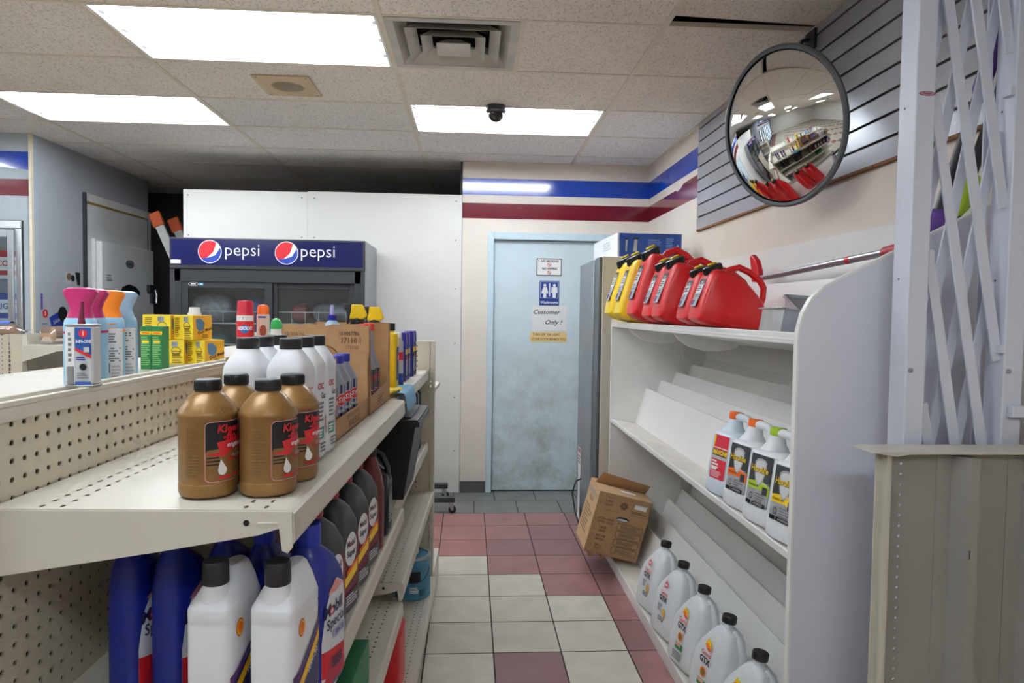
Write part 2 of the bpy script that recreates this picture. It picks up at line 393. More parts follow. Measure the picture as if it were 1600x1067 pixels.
nt.links.new(mm.outputs[0], mx.inputs[0]); nt.links.new(src, mx.inputs[6]); mx.inputs[7].default_value = (*lin((142, 141, 136)), 1); nt.links.new(mx.outputs[2], pb.inputs['Base Color'])
b = MB(); b.box(DX0+.003, BY+.035, .008, DX1-.003, BY+.075, DZ-.004, DOORBLUE); dr = struct(b.build('door_1', bevel=.002))
FRAMEBLUE = mat('pale_blue_door_frame', (200, 220, 228), .35, var=.03)
b = MB()
for x0, x1 in ((DX0-.05, DX0), (DX1, DX1+.05)): b.box(x0, BY-.018, 0, x1, BY+.1, DZ+.058, FRAMEBLUE)
b.box(DX0, BY-.018, DZ, DX1, BY+.1, DZ+.058, FRAMEBLUE)
for x0, x1 in ((DX0, DX0+.014), (DX1-.014, DX1)): b.box(x0, BY+.076, 0, x1, BY+.1, DZ, FRAMEBLUE)
b.build('door_frame', dr, bevel=.004)
b = MB(); b.box(DX0, BY+.1, 0, DX1, BY+.11, DZ, WALLDARK); b.build('door_stop', dr)
b = MB(); Mh = Matrix.Translation((DX1-.07, BY+.036, 1.0)) @ Matrix.Rotation(PI/2, 4, 'X')
b.lathe([(.03, 0), (.03, .006), (.011, .012), (.011, .04), (.026, .05), (.029, .065), (.02, .078), (.0005, .08)], CHROME, 20, Mh); b.build('door_handle', dr)
DM = lambda x, z: plane_map((x, BY+.035, z), (1, 0, 0), (0, 0, 1))
def flat_sign(name, label, x, z, ww, hh, th, mt, items, group=None):
    b = MB(); b.box(-ww/2, -th, -hh/2, ww/2, 0, hh/2, mt); o = b.build(name, smooth=False); o.location = (x, BY+.0347, z)
    decal(items, plane_map((0, -th, 0), (1, 0, 0), (0, 0, 1)), 'print', o, h0=.0004)
    return tag(o, label, 'sign')
sgn = lambda x, y, r: [('ring', x, y, r, r*.22, RED), ('poly', [(x-r*.75, y+r*.55), (x-r*.55, y+r*.75), (x+r*.75, y-r*.55), (x+r*.55, y-r*.75)], RED), ('rect', x, y, r*1.1, r*.2, GREY)]
flat_sign('notice', 'small white no smoking notice at the top of the pale blue door', .651, 1.895, .212, .145, .003, WHITE,
  [('rect', 0, 0, .212, .145, BLACK), ('rect', 0, 0, .198, .131, WHITE), ('text', 'NO SMOKING', .004, .05, .026, BLACK, {'bold': .03, 'sx': .9})]+sgn(0, .021, .017) +
  [('text', 'NO VAPING', .004, -.013, .026, BLACK, {'bold': .03, 'sx': .9})]+sgn(0, -.045, .017)+[('disc', -.088, .052, .005, BLACK)])
SIGNBLUE = mat('washroom_sign_blue', (28, 58, 132), .4, var=.03)
def figure(x, skirt):
    body = [(x-.016, .02), (x+.016, .02), (x+.03, -.03), (x+.012, -.03), (x+.012, -.065), (x-.012, -.065), (x-.012, -.03), (x-.03, -.03)] if skirt else [(x-.024, .022), (x+.024, .022), (x+.026, -.025), (x+.015, -.025), (x+.013, -.065), (x-.013, -.065), (x-.015, -.025), (x-.026, -.025)]
    return [('poly', body, WHITE), ('disc', x, .037, .0125, WHITE)]
flat_sign('washroom_sign', 'blue washroom sign with white man and woman figures on the door', .655, 1.68, .165, .205, .006, SIGNBLUE,
  [('rect', 0, .026, .15, .138, WHITE), ('rect', 0, .026, .145, .133, SIGNBLUE)] +
  [(k[0], *((([(a, c+.026) for a, c in k[1]],) if k[0] == 'poly' else (k[1], k[2]+.026, k[3]))), k[-1]) for k in figure(-.038, True)+figure(.042, False)] +
  [('rect', .002, .026, .009, .11, WHITE), ('text', 'Washrooms', 0, -.08, .03, WHITE, {'bold': .02})])
PAPER = mat('white_paper', (228, 228, 230), .8, var=.02); MASK = mat('masking_tape', (226, 196, 136), .7, var=.05)
flat_sign('paper_notice', 'white handwritten paper sheet taped below the blue washroom sign', .66, 1.468, .292, .21, .002, PAPER,
  [('text', 'Customer', -.03, .05, .052, BLACK, {'shear': .35, 'bold': .012, 'sx': 1.05}), ('text', 'Only !', .03, -.036, .052, BLACK, {'shear': .35, 'bold': .012, 'sx': 1.1})])
flat_sign('tape_notice', 'yellowed tape strip with handwritten words, lowest on the door', .654, 1.309, .31, .085, .002, MASK,
  [('text', 'TURN OFF THE LIGHT', -.02, .02, .029, BLACK, {'bold': .012, 'shear': .1, 'sx': .8}), ('text', 'CLOSE DOOR BEHIND YOU', .0, -.018, .029, BLACK, {'bold': .012, 'shear': .1, 'sx': .8})])

# ================================================================ ceiling fixtures
TUBE = mat('fluorescent_tube', (238, 246, 255), .3, var=0, emit=TUBE_POWER)
HOUS = mat('white_enamel_reflector', (245, 245, 242), .35, var=.01)
def troffer(label, i, j, first=None):
    x, y = gx(i)+GXS/2, gy(j)+GYS/2
    if first: return dup(first, label, (x, y, CZ), group=first.get('group'))
    t = thing('ceiling_light', label, 'ceiling light', (x, y, CZ), 0, 'fluorescent ceiling lights')
    hx, hy = GXS/2-.014, GYS/2-.013; b = MB()
    b.box(-hx, -hy, .085, hx, hy, .09, HOUS); b.box(-hx, -hy, -.002, -hx+.012, hy, .09, HOUS); b.box(hx-.012, -hy, -.002, hx, hy, .09, HOUS)
    b.add([(-hx, -hy, -.002), (hx, -hy, -.002), (hx, -hy+.09, .085), (-hx, -hy+.09, .085)], [(0, 1, 2, 3)], HOUS)
    b.add([(-hx, hy, -.002), (hx, hy, -.002), (hx, hy-.09, .085), (-hx, hy-.09, .085)], [(0, 1, 2, 3)], HOUS)
    for yy in (-.1, .1): b.prism([(yy-.03, .085), (yy, .05), (yy+.03, .085)], 'yz', -hx+.012, hx-.012, HOUS)
    b.build('reflector', t)
    for yy in (-.19, 0, .19):
        q = MB(); q.tube([(-hx+.03, yy, .035), (hx-.03, yy, .035)], .016, TUBE, 12); lt = q.build('tube', t)
        for sx in (-1, 1):
            s = MB(); s.box(sx*(hx-.02)-.012, yy-.02, .012, sx*(hx-.02)+.012, yy+.02, .09, HOUS); s.build('lamp_holder', lt)
    return t
L0 = troffer('large lit ceiling light nearest the camera, left of the air vent', *LIGHTS[0])
for (i, j), lb in zip(LIGHTS[1:], ('lit ceiling light with the black dome camera at its near edge', 'lit ceiling light farthest left, above the grey wall', 'ceiling light above and behind the camera over the left shelf', 'ceiling light far behind the camera near the right wall',
      'ceiling light over the far left shop floor', 'ceiling light in the rear left of the shop', 'ceiling light in front of the glass cooler doors', 'ceiling light at the outer left of the shop', 'ceiling light before the farthest glass cooler doors', 'ceiling light at the very far left of the shop')):
    troffer(lb, i, j, L0)
# air diffuser
VENT = mat('off_white_vent_enamel', (192, 188, 180), .45, var=.14, scale=6); VDARK = mat('duct_black', (18, 18, 19), .8)
t = thing('air_vent', 'square ceiling air vent with nested louvres right of the big light', 'air vent', (gx(0)+GYS/2, gy(0)+GYS/2, CZ))
def sqring(b, r0, z0, r1, z1, mt, th=.002):
    for k in range(4):
        a = k*PI/2; c, s = math.cos(a), math.sin(a); R = lambda x, y, z: (c*x-s*y, s*x+c*y, z)
        b.add([R(-r0, -r0, z0), R(r0, -r0, z0), R(r1, -r1, z1), R(-r1, -r1, z1), R(-r0, -r0, z0+th), R(r0, -r0, z0+th), R(r1, -r1, z1+th), R(-r1, -r1, z1+th)], [(0, 1, 2, 3), (4, 5, 6, 7), (0, 1, 5, 4), (2, 3, 7, 6)], mt)
b = MB(); sqring(b, .293, -.003, .255, -.003, VENT); sqring(b, .256, -.003, .21, .05, VENT); sqring(b, .21, .05, .2, .075, VENT); b.build('frame', t)
for r0, r1, z0, z1 in ((.212, .165, -.012, .028), (.145, .1, -.016, .026), (.078, .03, -.02, .016)):
    b = MB(); sqring(b, r0, z0, r1, z1, VENT)
    if r0 < .1: b.add([(-r1, -r1, z1), (r1, -r1, z1), (r1, r1, z1), (-r1, r1, z1)], [(0, 1, 2, 3)], VENT); b.add([(-r0, -r0, z0), (r0, -r0, z0), (r0, r0, z0), (-r0, r0, z0)], [(0, 1, 2, 3)], VENT)
    b.build('louvre', t)
b = MB(); b.lathe([(.19, .08), (.19, .3), (.0005, .3)], VDARK, 28, cap=False); b.box(-.29, -.29, .074, -.19, .29, .078, VDARK); b.box(.19, -.29, .074, .29, .29, .078, VDARK); b.box(-.2, -.29, .074, .2, -.18, .078, VDARK); b.box(-.2, .18, .074, .2, .29, .078, VDARK)
for k in range(6): b.box(-.19, -.006, .1, .19, .006, .11, VDARK, Matrix.Rotation(k*PI/6, 4, 'Z'))
b.build('duct', t)
# speaker plate
TAN = mat('tan_speaker_plate', (200, 178, 140), .5); t = thing('ceiling_speaker', 'tan square speaker plate on the ceiling below the big light', 'speaker', (-1.026, 3.885, CZ-.001))
b = MB(); b.box(-.152, -.165, -.008, .152, .165, 0, TAN)
for sx in (-1, 1):
    for sy in (-1, 1): b.lathe([(.0003, -.0105), (.006, -.01), (.006, -.008)], GREY, 8, Matrix.Translation((sx*.13, sy*.14, 0)))
b.build('plate', t, bevel=.002)
b = MB(); b.lathe([(.0005, -.017), (.06, -.014), (.088, -.008)], holes(mat('speaker_grille', (160, 146, 118), .6), 0, 1, .01, .01, .0028), 28); b.build('grille', t)
# dome camera
t = thing('dome_camera', 'black dome security camera hanging at the edge of a lit ceiling light', 'camera', (.137, 4.142, CZ-.004))
b = MB(); b.lathe([(.062, 0), (.062, -.028), (.052, -.04), (.049, -.04)], mat('dome_base_grey', (60, 62, 68), .5), 24); b.build('base', t)
b = MB(); b.lathe([(.0005, -.092)]+[(.048*math.sin(a), -.043-.049*math.cos(a)) for a in [x*PI/2/8 for x in range(1, 9)]], mat('smoked_dome', (16, 17, 20), .08, coat=.5), 24); b.build('dome', t)
# slat wall
SLAT = mat('silver_grey_slat_laminate', (166, 167, 173), .28, .15, var=.05, scale=4); SLATG = mat('slat_groove', (52, 26, 28), .6, var=.1); RAWMDF = mat('raw_board_edge', (124, 84, 50), .8)
t = thing('slat_wall_panel', 'grey slatted display panel high on the right wall behind the mirror', 'wall panel', (RX, 0, 0))
b = MB(); z = 2.063; poly = [(-.0005, z)]
zz = z; 
while zz+.081 < CZ-.01:
    b.box(-.018, -2.0, zz, -.0005, 4.37, zz+.0705, SLAT); b.box(-.009, -2.0, zz+.0705, -.0005, 4.37, zz+.081, SLATG); zz += .081
b.box(-.018, -2.0, zz, -.0005, 4.37, CZ-.005, SLAT); b.build('slats', t, smooth=False)
b = MB(); b.box(-.0182, -2.0, 2.052, -.0005, 4.3695, 2.063, RAWMDF); b.build('bottom_edge', t, smooth=False)
# ================================================================ left gondola (local frame: x towards the aisle, y along it)
GTH = math.radians(1.7); GO = Vector((-.25, .98, 0)); GRZ = -GTH
def gp(U, W, z): return (GO.x+math.sin(GTH)*U-math.cos(GTH)*W, GO.y+math.cos(GTH)*U+math.sin(GTH)*W, z)
PITCH_H = .0278
def peg(name, ax1, ax2, p=PITCH_H, r=.0043, o1=0.0, o2=0.0, rgb=(206, 198, 178), r2=None, square=False, p2=None):
    return holes(mat(name, rgb, .42, var=.04, scale=6), ax1, ax2, p, p2 or p, r, r2, o1, o2, square)
PEGYZ = peg('cream_pegboard', 1, 2, o1=(.5-.053/PITCH_H) % 1, o2=(.5-1.326/PITCH_H) % 1)
PEGXZ = peg('cream_end_pegboard', 0, 2, p=.0254, r=.0038)
SHELFH = peg('perforated_shelf_steel', 0, 1, p=.029, r=.0032, r2=.0062, p2=.029, rgb=(212, 207, 194)); HOLE_SHADE = mat('shelf_hole_shade', (46, 46, 46), .8)  # second material: dark strips added under the shelf perforations to shade them
SLOT = peg('slotted_upright_steel', 0, 2, p=.2, p2=.0254, r=.004, r2=.0085, square=True, o1=.605)
PEG_SHADE = mat('brown_peg_hole_shade', (58, 42, 32), .8, var=.1)  # added brown backing sheet, darkened so the peg holes read as shaded
G = thing('store_gondola', 'long cream metal shelving unit left of the aisle with pegboard back', 'shelving', gp(0, 0, 0), GRZ)
b = MB()
b.box(-.434, -.02, .05, -.431, 2.42, 1.331, PEGYZ); b.box(-.481, -.02, .05, -.478, 2.42, 1.331, PEGYZ); b.box(-.4355, -.018, .06, -.4342, 2.418, 1.33, PEG_SHADE); b.box(-.4778, -.018, .06, -.4765, 2.418, 1.33, PEG_SHADE); b.build('back_panel', G, smooth=False)
b = MB(); b.box(-.484, -.02, 1.331, -.428, 2.42, 1.352, CREAM); b.box(-.484, -.02, 1.352, -.474, 2.42, 1.361, CREAM); b.box(-.439, -.02, 1.352, -.428, 2.42, 1.361, CREAM)
b.build('top_rail', G, bevel=.002)
for y in (-.03, 1.245, 2.40):
    b = MB(); b.box(-.476, y-.012, 0, -.436, y+.012, 1.331, CREAM); b.build('upright', G, smooth=False)
def shelf(y0, y1, zt, xf, xb=-.428, lip=.05, ends=True, right=True, kick=0.0):
    b = MB(); s = 1 if xf > xb else -1
    def strip(xa, xc, mt): b.box(min(xa, xc), y0, zt-.002, max(xa, xc), y1, zt, mt)
    strip(xf-s*.012, xf-s*.032, CREAM); strip(xf-s*.032, xf-s*.09, SHELFH); strip(xf-s*.09, xb+s*.105, CREAM); strip(xb+s*.105, xb+s*.047, SHELFH); strip(xb+s*.047, xb, CREAM)
    b.box(min(xb, xf-s*.03), y0+.003, zt-.022, max(xb, xf-s*.03), y0+.005, zt-.002, CREAM)
    b.box(min(xf-s*.034, xf-s*.088), y0+.006, zt-.0036, max(xf-s*.034, xf-s*.088), y1-.006, zt-.0026, HOLE_SHADE); b.box(min(xb+s*.103, xb+s*.049), y0+.006, zt-.0036, max(xb+s*.103, xb+s*.049), y1-.006, zt-.0026, HOLE_SHADE)
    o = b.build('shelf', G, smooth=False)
    b = MB(); b.prism([(xf-s*.013, zt-.0004), (xf-s*.006, zt-.0003), (xf, zt-.006), (xf+s*.002, zt-lip+.008), (xf-s*.001, zt-lip), (xf-s*.005, zt-lip), (xf-s*.003, zt-lip+.008), (xf-s*.006, zt-.01), (xf-s*.013, zt-.004)], 'xz', y0, y1, CREAM)
    b.build('price_rail', o, smooth=False)
    if ends:
        for ye in (y0-.0035, y1+.0005):
            b = MB(); b.prism([(xf-s*.002, zt-.002), (xf-s*.001, zt-lip-.004), (xf-s*.008, zt-lip-.012), (xf-s*.016, zt-lip-.008), (xf-s*.02, zt-.026), (xf-s*.05, zt-.036), (xf-s*.2, zt-.062), (xb+s*.004, zt-.098), (xb, zt-.098), (xb, zt-.002)], 'xz', ye, ye+.003, CREAM)
            b.box(min(xf-s*.022, xf-s*.05), ye-.0022, zt-.0205, max(xf-s*.022, xf-s*.05), ye, zt-.0175, CREAM)
            b.lathe([(.0002, 0), (.0045, 0), (.0045, .001)], BCAP, 12, Matrix.Translation((xf-s*.066, ye-.0001, zt-.018)) @ Matrix.Rotation(PI/2, 4, 'X'))
            b.build('shelf_bracket', o, smooth=False)
    if kick:
        b = MB(); b.box(xf-s*.035-.001, y0, 0, xf-s*.035+.001, y1, zt-lip+.01, CREAM); b.build('kick_plate', o, smooth=False)
    return o
shelf(0, 1.246, 1.215, 0); shelf(0, 1.246, .86, 0); shelf(0, 1.246, .545, 0); shelf(0, 1.246, .19, .03, ends=False, kick=1)
shelf(1.256, 2.418, 1.215, -.03); shelf(1.256, 2.418, .855, -.03); shelf(1.256, 2.418, .605, 0); shelf(1.256, 2.418, .17, .02, ends=False, kick=1)
shelf(-.02, 1.246, 1.335, -.92, -.484); shelf(1.256, 2.41, 1.335, -.92, -.484); shelf(-.02, 2.41, .19, -.95, -.484, ends=False, kick=1)
E_ = thing('end_cap_unit', 'cream end shelf unit with slotted upright closing the far end of the long gondola', 'shelving', gp(2.43, 0, 0), GRZ)
b = MB(); b.box(-.95, .002, .02, -.078, .005, 1.353, PEGXZ); b.box(-.948, .0056, .03, -.08, .007, 1.35, PEG_SHADE); b.box(-.95, .028, .02, -.078, .031, 1.353, PEGXZ); b.build('back_panel', E_, smooth=False)
for x in (-.039, -.915):
    b = MB(); b.box(x-.039, 0, 0, x+.039, .002, 1.353, SLOT if x > -.5 else CREAM); b.box(x+.0365, .002, 0, x+.039, .05, 1.353, CREAM); b.box(x-.039, .002, 0, x-.0365, .05, 1.353, CREAM); b.box(x-.039, .048, 0, x+.039, .05, 1.353, SLOT if x > -.5 else CREAM)
    b.build('upright', E_, smooth=False)
b = MB(); b.box(-.955, -.001, 1.353, .001, .052, 1.358, CREAM); b.build('top_rail', E_)
b = MB(); b.box(-.95, .052, .02, -.0, .4, .17, CREAM); b.build('base_deck', E_)
b = MB(); b.box(-.95, .052, 1.1, -.0, .35, 1.12, CREAM); b.build('shelf', E_)

# ---------------------------------------------------------------- gold engine-flush bottles
GOLD = mat('gold_bottle_plastic', (134, 99, 52), .34, .2, var=.05, scale=30)
def gold_bottle():
    t = thing('gold_bottle', '', 'bottle', group='gold engine bottles on the top shelf')
    b = MB(); b.lathe([(.034, 0), (.0405, .004), (.0425, .01), (.0425, .021), (.0415, .023), (.0422, .025), (.0422, .118), (.0438, .122), (.0444, .126), (.0425, .13), (.036, .141), (.024, .1555), (.0185, .159), (.0185, .165)], GOLD, 40); b.build('body', t)
    b = MB(); prof = [(.0188, .1605), (.0192, .1615), (.0192, .176), (.0178, .178), (.0003, .1782)]
    b.lathe(prof, BCAP, 32)
    for k in range(32):
        a = 2*PI*k/32; b.box(-.0006, -.0009, .162, .0006, .0009, .175, BCAP, Matrix.Translation((.0193*math.cos(a), .0193*math.sin(a), 0)) @ Matrix.Rotation(a, 4, 'Z'))
    b.build('cap', t)
    f = cyl_map(.0424, .072)
    decal([('rrect', 0, 0, .066, .092, .008, RED), ('rrect', 0, 0, .0645, .0905, .0075, LGREY), ('rrect', 0, 0, .063, .089, .007, BLACK), ('rrect', 0, -.02, .0625, .0475, .006, GOLD),
           ('poly', [(-.031, -.004), (-.012, .0), (-.016, .014), (.03, .022), (.03, .004), (.006, .0), (-.006, -.008)], RED),
           ('rect', -.0215, -.0085, .0165, .0022, BLACK), ('rect', -.0205, -.0135, .0185, .0022, BLACK), ('rect', -.0195, -.0185, .0205, .0022, BLACK), ('rect', .014, -.0085, .03, .0022, RED), ('rect', .014, -.0135, .03, .0022, RED),
           ('text', 'Kleen', .003, .034, .0165, RED, {'bold': .03, 'shear': .15}), ('text', '-flo', .003, .0225, .0165, RED, {'bold': .03, 'shear': .15}),
           ('text', 'engine', .011, .0095, .0105, WHITE, {'bold': .02, 'shear': .3}), ('text', 'FLUSH', .014, -.0075, .006, LGREY, {'bold': .02, 'shear': .3}),
           ('oval', -.009, -.0275, .0062, .0075, WHITE), ('poly', [(-.0152, -.026), (-.0028, -.026), (-.0115, -.0105)], WHITE), ('rect', -.006, -.0385, .018, .004, RED), ('rect', .012, -.036, .01, .0035, RED)], f, 'label', t)
    decal([('lines', -.05, -.002, .022, .075, 16, mat('olive_small_print', (122, 92, 46), .5, var=0)), ('text', 'Kleen', 0, .0625, .012, mat('embossed_gold', (148, 112, 64), .34, .2), {'bold': .02})], cyl_map(.0424, .072), 'small_print', t)
    return t
GB = gold_bottle(); GB.location = gp(.083, .155, 1.2156); GB.rotation_euler.z = math.radians(-32); GB['label'] = 'gold bottle nearest the left of the front pair on the top shelf'
for U, W, r, lb in ((.095, .067, -25, 'gold bottle nearest the camera and the shelf edge, right of the front pair'), (.176, .146, -25, 'gold bottle half hidden behind the two front gold bottles'), (.187, .056, -30, 'gold bottle second from the front along the shelf edge')):
    dup(GB, lb, gp(U, W, 1.2156), math.radians(r))

# ---------------------------------------------------------------- white bottles with black caps
WPLAST = mat('white_bottle_plastic', (232, 234, 238), .36, var=.02); VSTRIP = mat('translucent_level_strip', (150, 170, 198), .3, var=0)
def white_bottle():
    t = thing('white_bottle', '', 'bottle', group='white black-capped bottles on the top shelf')
    b = MB(); b.loft([(0, .034, .034, 3), (.003, .0375, .0375, 3.5), (.01, .039, .039, 4), (.152, .039, .039, 4), (.158, .0385, .0385, 3.8), (.164, .0365, .0365, 3.4), (.173, .031, .031, 2.8), (.182, .0245, .0245, 2.3), (.187, .0205, .0205, 2), (.192, .02, .02, 2)], WPLAST, 40); b.build('body', t)
    b = MB(); b.lathe([(.0205, .187), (.0212, .188), (.0212, .203), (.02, .2045), (.0003, .2047)], BCAP, 36); b.build('cap', t)
    f = se_map(.039, .039, 4, 0)
    decal([('text', 'CRC', -.006, .122, .014, RED, {'bold': .03, 'sx': 1.1}), ('text', 'Gaz', .006, .106, .014, BLACK, {'bold': .02}), ('lines', -.004, .08, .034, .034, 5, GREY), ('poly', [(.014, .07), (.026, .074), (.022, .052), (.016, .05)], mat('brown_rust_print', (150, 80, 60), .5, var=0)), ('rect', -.008, .044, .032, .02, mat('teal_panel', (84, 150, 130), .5, var=0)), ('lines', -.008, .044, .028, .014, 3, WHITE), ('lines', .004, .02, .034, .018, 3, GREY), ('rect', .022, .047, .01, .012, RED)], f, 'label', t)
    decal([('rect', .0, .08, .0024, .135, VSTRIP)], lambda s, tt, h: Vector((s, -(.0395 if tt < .15 else .0395-(tt-.15)*.42)-h, tt)), 'level_strip', t)
    return t
WB = white_bottle(); WB.scale = (.94, .94, 1.15); first = True
for U, W, lb in ((.27, .083, 'white black-capped bottle at the shelf edge right behind the gold bottles'), (.346, .081, 'white black-capped bottle in the middle of the row along the shelf edge'), (.424, .079, 'white black-capped bottle at the shelf edge touching the brown carton'),
                 (.27, .16, 'white bottle inside the shelf, nearest behind the left gold bottles'), (.346, .158, 'white bottle in the middle of the inner row, only cap and shoulder showing'), (.424, .156, 'white bottle at the far end of the inner row beside the brown carton')):
    if first: o = WB; first = False
    else: o = dup(WB, lb, (0, 0, 0))
    o.location = gp(U, W, 1.2156); o.rotation_euler.z = GRZ-.12; o['label'] = lb

# ---------------------------------------------------------------- cartons with car-care bottles
def wavy_top(x0, x1, z, n=14, a=.003):
    return [(x0+(x1-x0)*i/n, z+a*(((i*37) % 7)/3-1)) for i in range(n+1)]
TR = thing('brake_fluid_carton', 'open low brown carton of silver bottles at the shelf edge', 'carton', gp(.505, .055, 1.2155), GRZ)
b = MB(); T = .004
b.box(-.235, 0, 0, 0, .38, T, CARDIN); b.box(-.235, 0, 0, 0, T, .182, CARD); b.box(-.235, .376, 0, 0, .38, .172, CARD); b.box(-.235, 0, 0, -.235+T, .38, .182, CARD)
b.prism([(0, 0), (.38, 0), (.38, .05), (.36, .046), (.02, .046), (0, .052)], 'yz', -T, 0, CARD); b.build('tray', TR, smooth=False)
decal([('text', 'BRAKE FLUID', .2, .017, .022, PRINTBROWN, {'bold': .01}), ('text', 'SUPER HEAVY DUTY DOT 3', .19, .037, .012, PRINTBROWN)], plane_map((0, 0, 0), (0, 1, 0), (0, 0, 1)), 'print', TR)
SILV = mat('silver_bottle_plastic', (150, 154, 164), .3, .55, var=.04); BLUECAP = mat('blue_cap_plastic', (36, 40, 150), .4); LBLUE = mat('deep_blue_label', (28, 32, 92), .4, var=0)
def stp():
    t = thing('silver_bottle', '', 'bottle', group='silver bottles in the low carton')
    b = MB(); b.lathe([(.03, 0), (.0345, .003), (.0355, .008), (.0355, .112), (.034, .118), (.018, .147), (.0165, .15), (.0165, .158)], SILV, 32); b.build('body', t)
    b = MB(); b.lathe([(.0175, .153), (.0182, .154), (.0182, .171), (.017, .173), (.0003, .1732)], BLUECAP, 28); b.build('cap', t)
    decal([('rect', 0, 0, .15, .095, LBLUE), ('rect', 0, -.032, .15, .012, YELLOW), ('oval', 0, .012, .017, .015, WHITE), ('oval', 0, .012, .0158, .0138, RED), ('text', 'STP', 0, .012, .016, WHITE, {'bold': .03, 'shear': .2}), ('text', 'BRAKE FLUID', 0, -.014, .0085, WHITE, {'bold': .02}), ('text', 'DOT 3', 0, -.032, .009, BLACK, {'bold': .02}), ('lines', 0, -.042, .03, .008, 2, WHITE)], cyl_map(.0357, .062), 'label', t)
    return t
SB = stp(); first = True
for U, W, lb in ((.555, .1, 'silver blue-capped bottle at the near corner of the low carton'), (.63, .1, 'silver blue-capped bottle second along the front of the low carton'), (.705, .1, 'silver blue-capped bottle third along the front of the low carton'), (.78, .1, 'silver blue-capped bottle last along the front of the low carton'),
                 (.6, .18, 'blue-capped bottle in the inner row of the low carton, nearer one'), (.69, .18, 'blue-capped bottle in the inner row of the low carton, farther one')):
    if first: o = SB; first = False
    else: o = dup(SB, lb, (0, 0, 0))
    o.location = gp(U, W, 1.22); o.rotation_euler.z = GRZ+math.radians(-22); o['label'] = lb
CT_ = thing('tall_carton', 'tall brown carton printed 17110 standing behind the low carton', 'carton', gp(.895, .05, 1.2155), GRZ)
b = MB(); D = .36
b.box(-.24, 0, 0, 0, D, T, CARDIN); b.prism([(-.24, 0), (0, 0), *[(x, z) for x, z in wavy_top(0, -.24, .248)]], 'xz', 0, T, CARD)
b.box(-.24, 0, 0, -.24+T, D, .245, CARD); b.box(-.24, D-T, 0, 0, D, .25, CARD); b.prism([(0, 0), (D, 0), (D, .25), (D-.035, .25), (D-.05, .06), (.02, .05), (0, .25)], 'yz', -T, 0, CARD); b.build('box', CT_, smooth=False)
decal([('text', '12/350 mL', -.205, .222, .013, PRINTBROWN, {'bold': .01}), ('text', '10 0067786', -.058, .224, .0155, PRINTBROWN, {'bold': .02, 'sx': .75}), ('text', '17110 1', -.052, .205, .021, PRINTBROWN, {'bold': .02, 'sx': .85}), ('text', '171100', -.05, .186, .014, PRINTBROWN, {'sx': .85}),
       ('rect', -.2245, .19, .002, .03, PRINTBROWN), ('rect', -.2125, .19, .002, .03, PRINTBROWN), ('poly', [(-.229, .2), (-.22, .2), (-.2245, .211)], PRINTBROWN), ('poly', [(-.217, .2), (-.208, .2), (-.2125, .211)], PRINTBROWN), ('rect', -.2185, .172, .022, .0016, PRINTBROWN), ('text', '12', -.193, .198, .012, PRINTBROWN, {'bold': .02}), ('rect', -.19, .188, .026, .0022, PRINTBROWN), ('rect', -.19, .182, .026, .0022, PRINTBROWN),
       ('ring', -.125, .15, .043, .0022, PRINTBROWN), ('text', 'Gunk', -.125, .168, .02, PRINTBROWN, {'bold': .01, 'shear': .2})], plane_map((0, 0, 0), (1, 0, 0), (0, 0, 1)), 'print', CT_)
decal([('rect', .18, .026, .12, .026, PRINTBROWN), ('rect', .18, .026, .116, .022, CARD), ('lines', .18, .026, .1, .016, 2, PRINTBROWN)], plane_map((0, 0, 0), (0, 1, 0), (0, 0, 1)), 'side_print', CT_)
REDCAP = mat('red_cap_plastic', (204, 40, 36), .4); GSILV = mat('grey_funnel_bottle', (146, 152, 162), .35, .3, var=.03)
def funnel():
    t = thing('long_neck_bottle', '', 'bottle', group='long-necked bottles in the tall carton')
    b = MB(); b.lathe([(.028, 0), (.032, .004), (.032, .115), (.03, .125), (.019, .155), (.0155, .17), (.0135, .225), (.0135, .23)], GSILV, 28); b.build('body', t)
    b = MB(); b.lathe([(.0145, .224), (.0165, .226), (.016, .242), (.014, .245), (.0003, .2452)], REDCAP, 24); b.build('cap', t)
    decal([('rect', 0, 0, .12, .085, BLACK), ('rect', 0, -.02, .12, .02, DRED), ('text', 'STP', 0, .014, .026, RED, {'bold': .03, 'shear': .2}), ('lines', 0, -.02, .05, .012, 2, LGREY)], cyl_map(.0322, .07), 'label', t)
    return t
FB = funnel(); first = True
for U, W, lb in ((.945, .092, 'grey long-necked bottle with red cap at the near corner of the tall carton'), (1.02, .09, 'grey long-necked bottle second along the tall carton front'), (1.095, .09, 'grey long-necked bottle third along the tall carton front')):
    if first: o = FB; first = False
    else: o = dup(FB, lb, (0, 0, 0))
    o.location = gp(U, W, 1.22); o.rotation_euler.z = GRZ+math.radians(-20); o['label'] = lb
# trigger sprayers
YPL = mat('yellow_plastic', (240, 200, 20), .38, var=.03)
def sprayer():
    t = thing('trigger_sprayer', '', 'spray bottle', group='yellow trigger sprayers')
    b = MB(); b.loft([(0, .033, .03, 3), (.005, .037, .034, 3.4), (.15, .037, .034, 3.4), (.19, .03, .028, 2.6), (.225, .016, .016, 2), (.24, .016, .016, 2)], YPL, 28); b.build('body', t)
    b = MB(); b.lathe([(.0205, .24), (.0215, .243), (.0215, .262), (.014, .266), (.012, .272)], BCAP, 24); b.build('collar', t)
    b = MB(); b.prism([(-.026, .268), (.02, .266), (.034, .278), (.022, .308), (.018, .316), (-.018, .316), (-.02, .29)], 'xz', -.012, .012, YPL); b.build('shroud', t, bevel=.004)
    b = MB(); b.prism([(-.018, .318), (-.04, .316), (-.042, .3), (-.036, .298), (-.034, .288), (-.03, .272), (-.033, .252), (-.029, .25), (-.022, .272), (-.02, .29)], 'xz', -.009, .009, BCAP); b.build('trigger', t, bevel=.002)
    return t
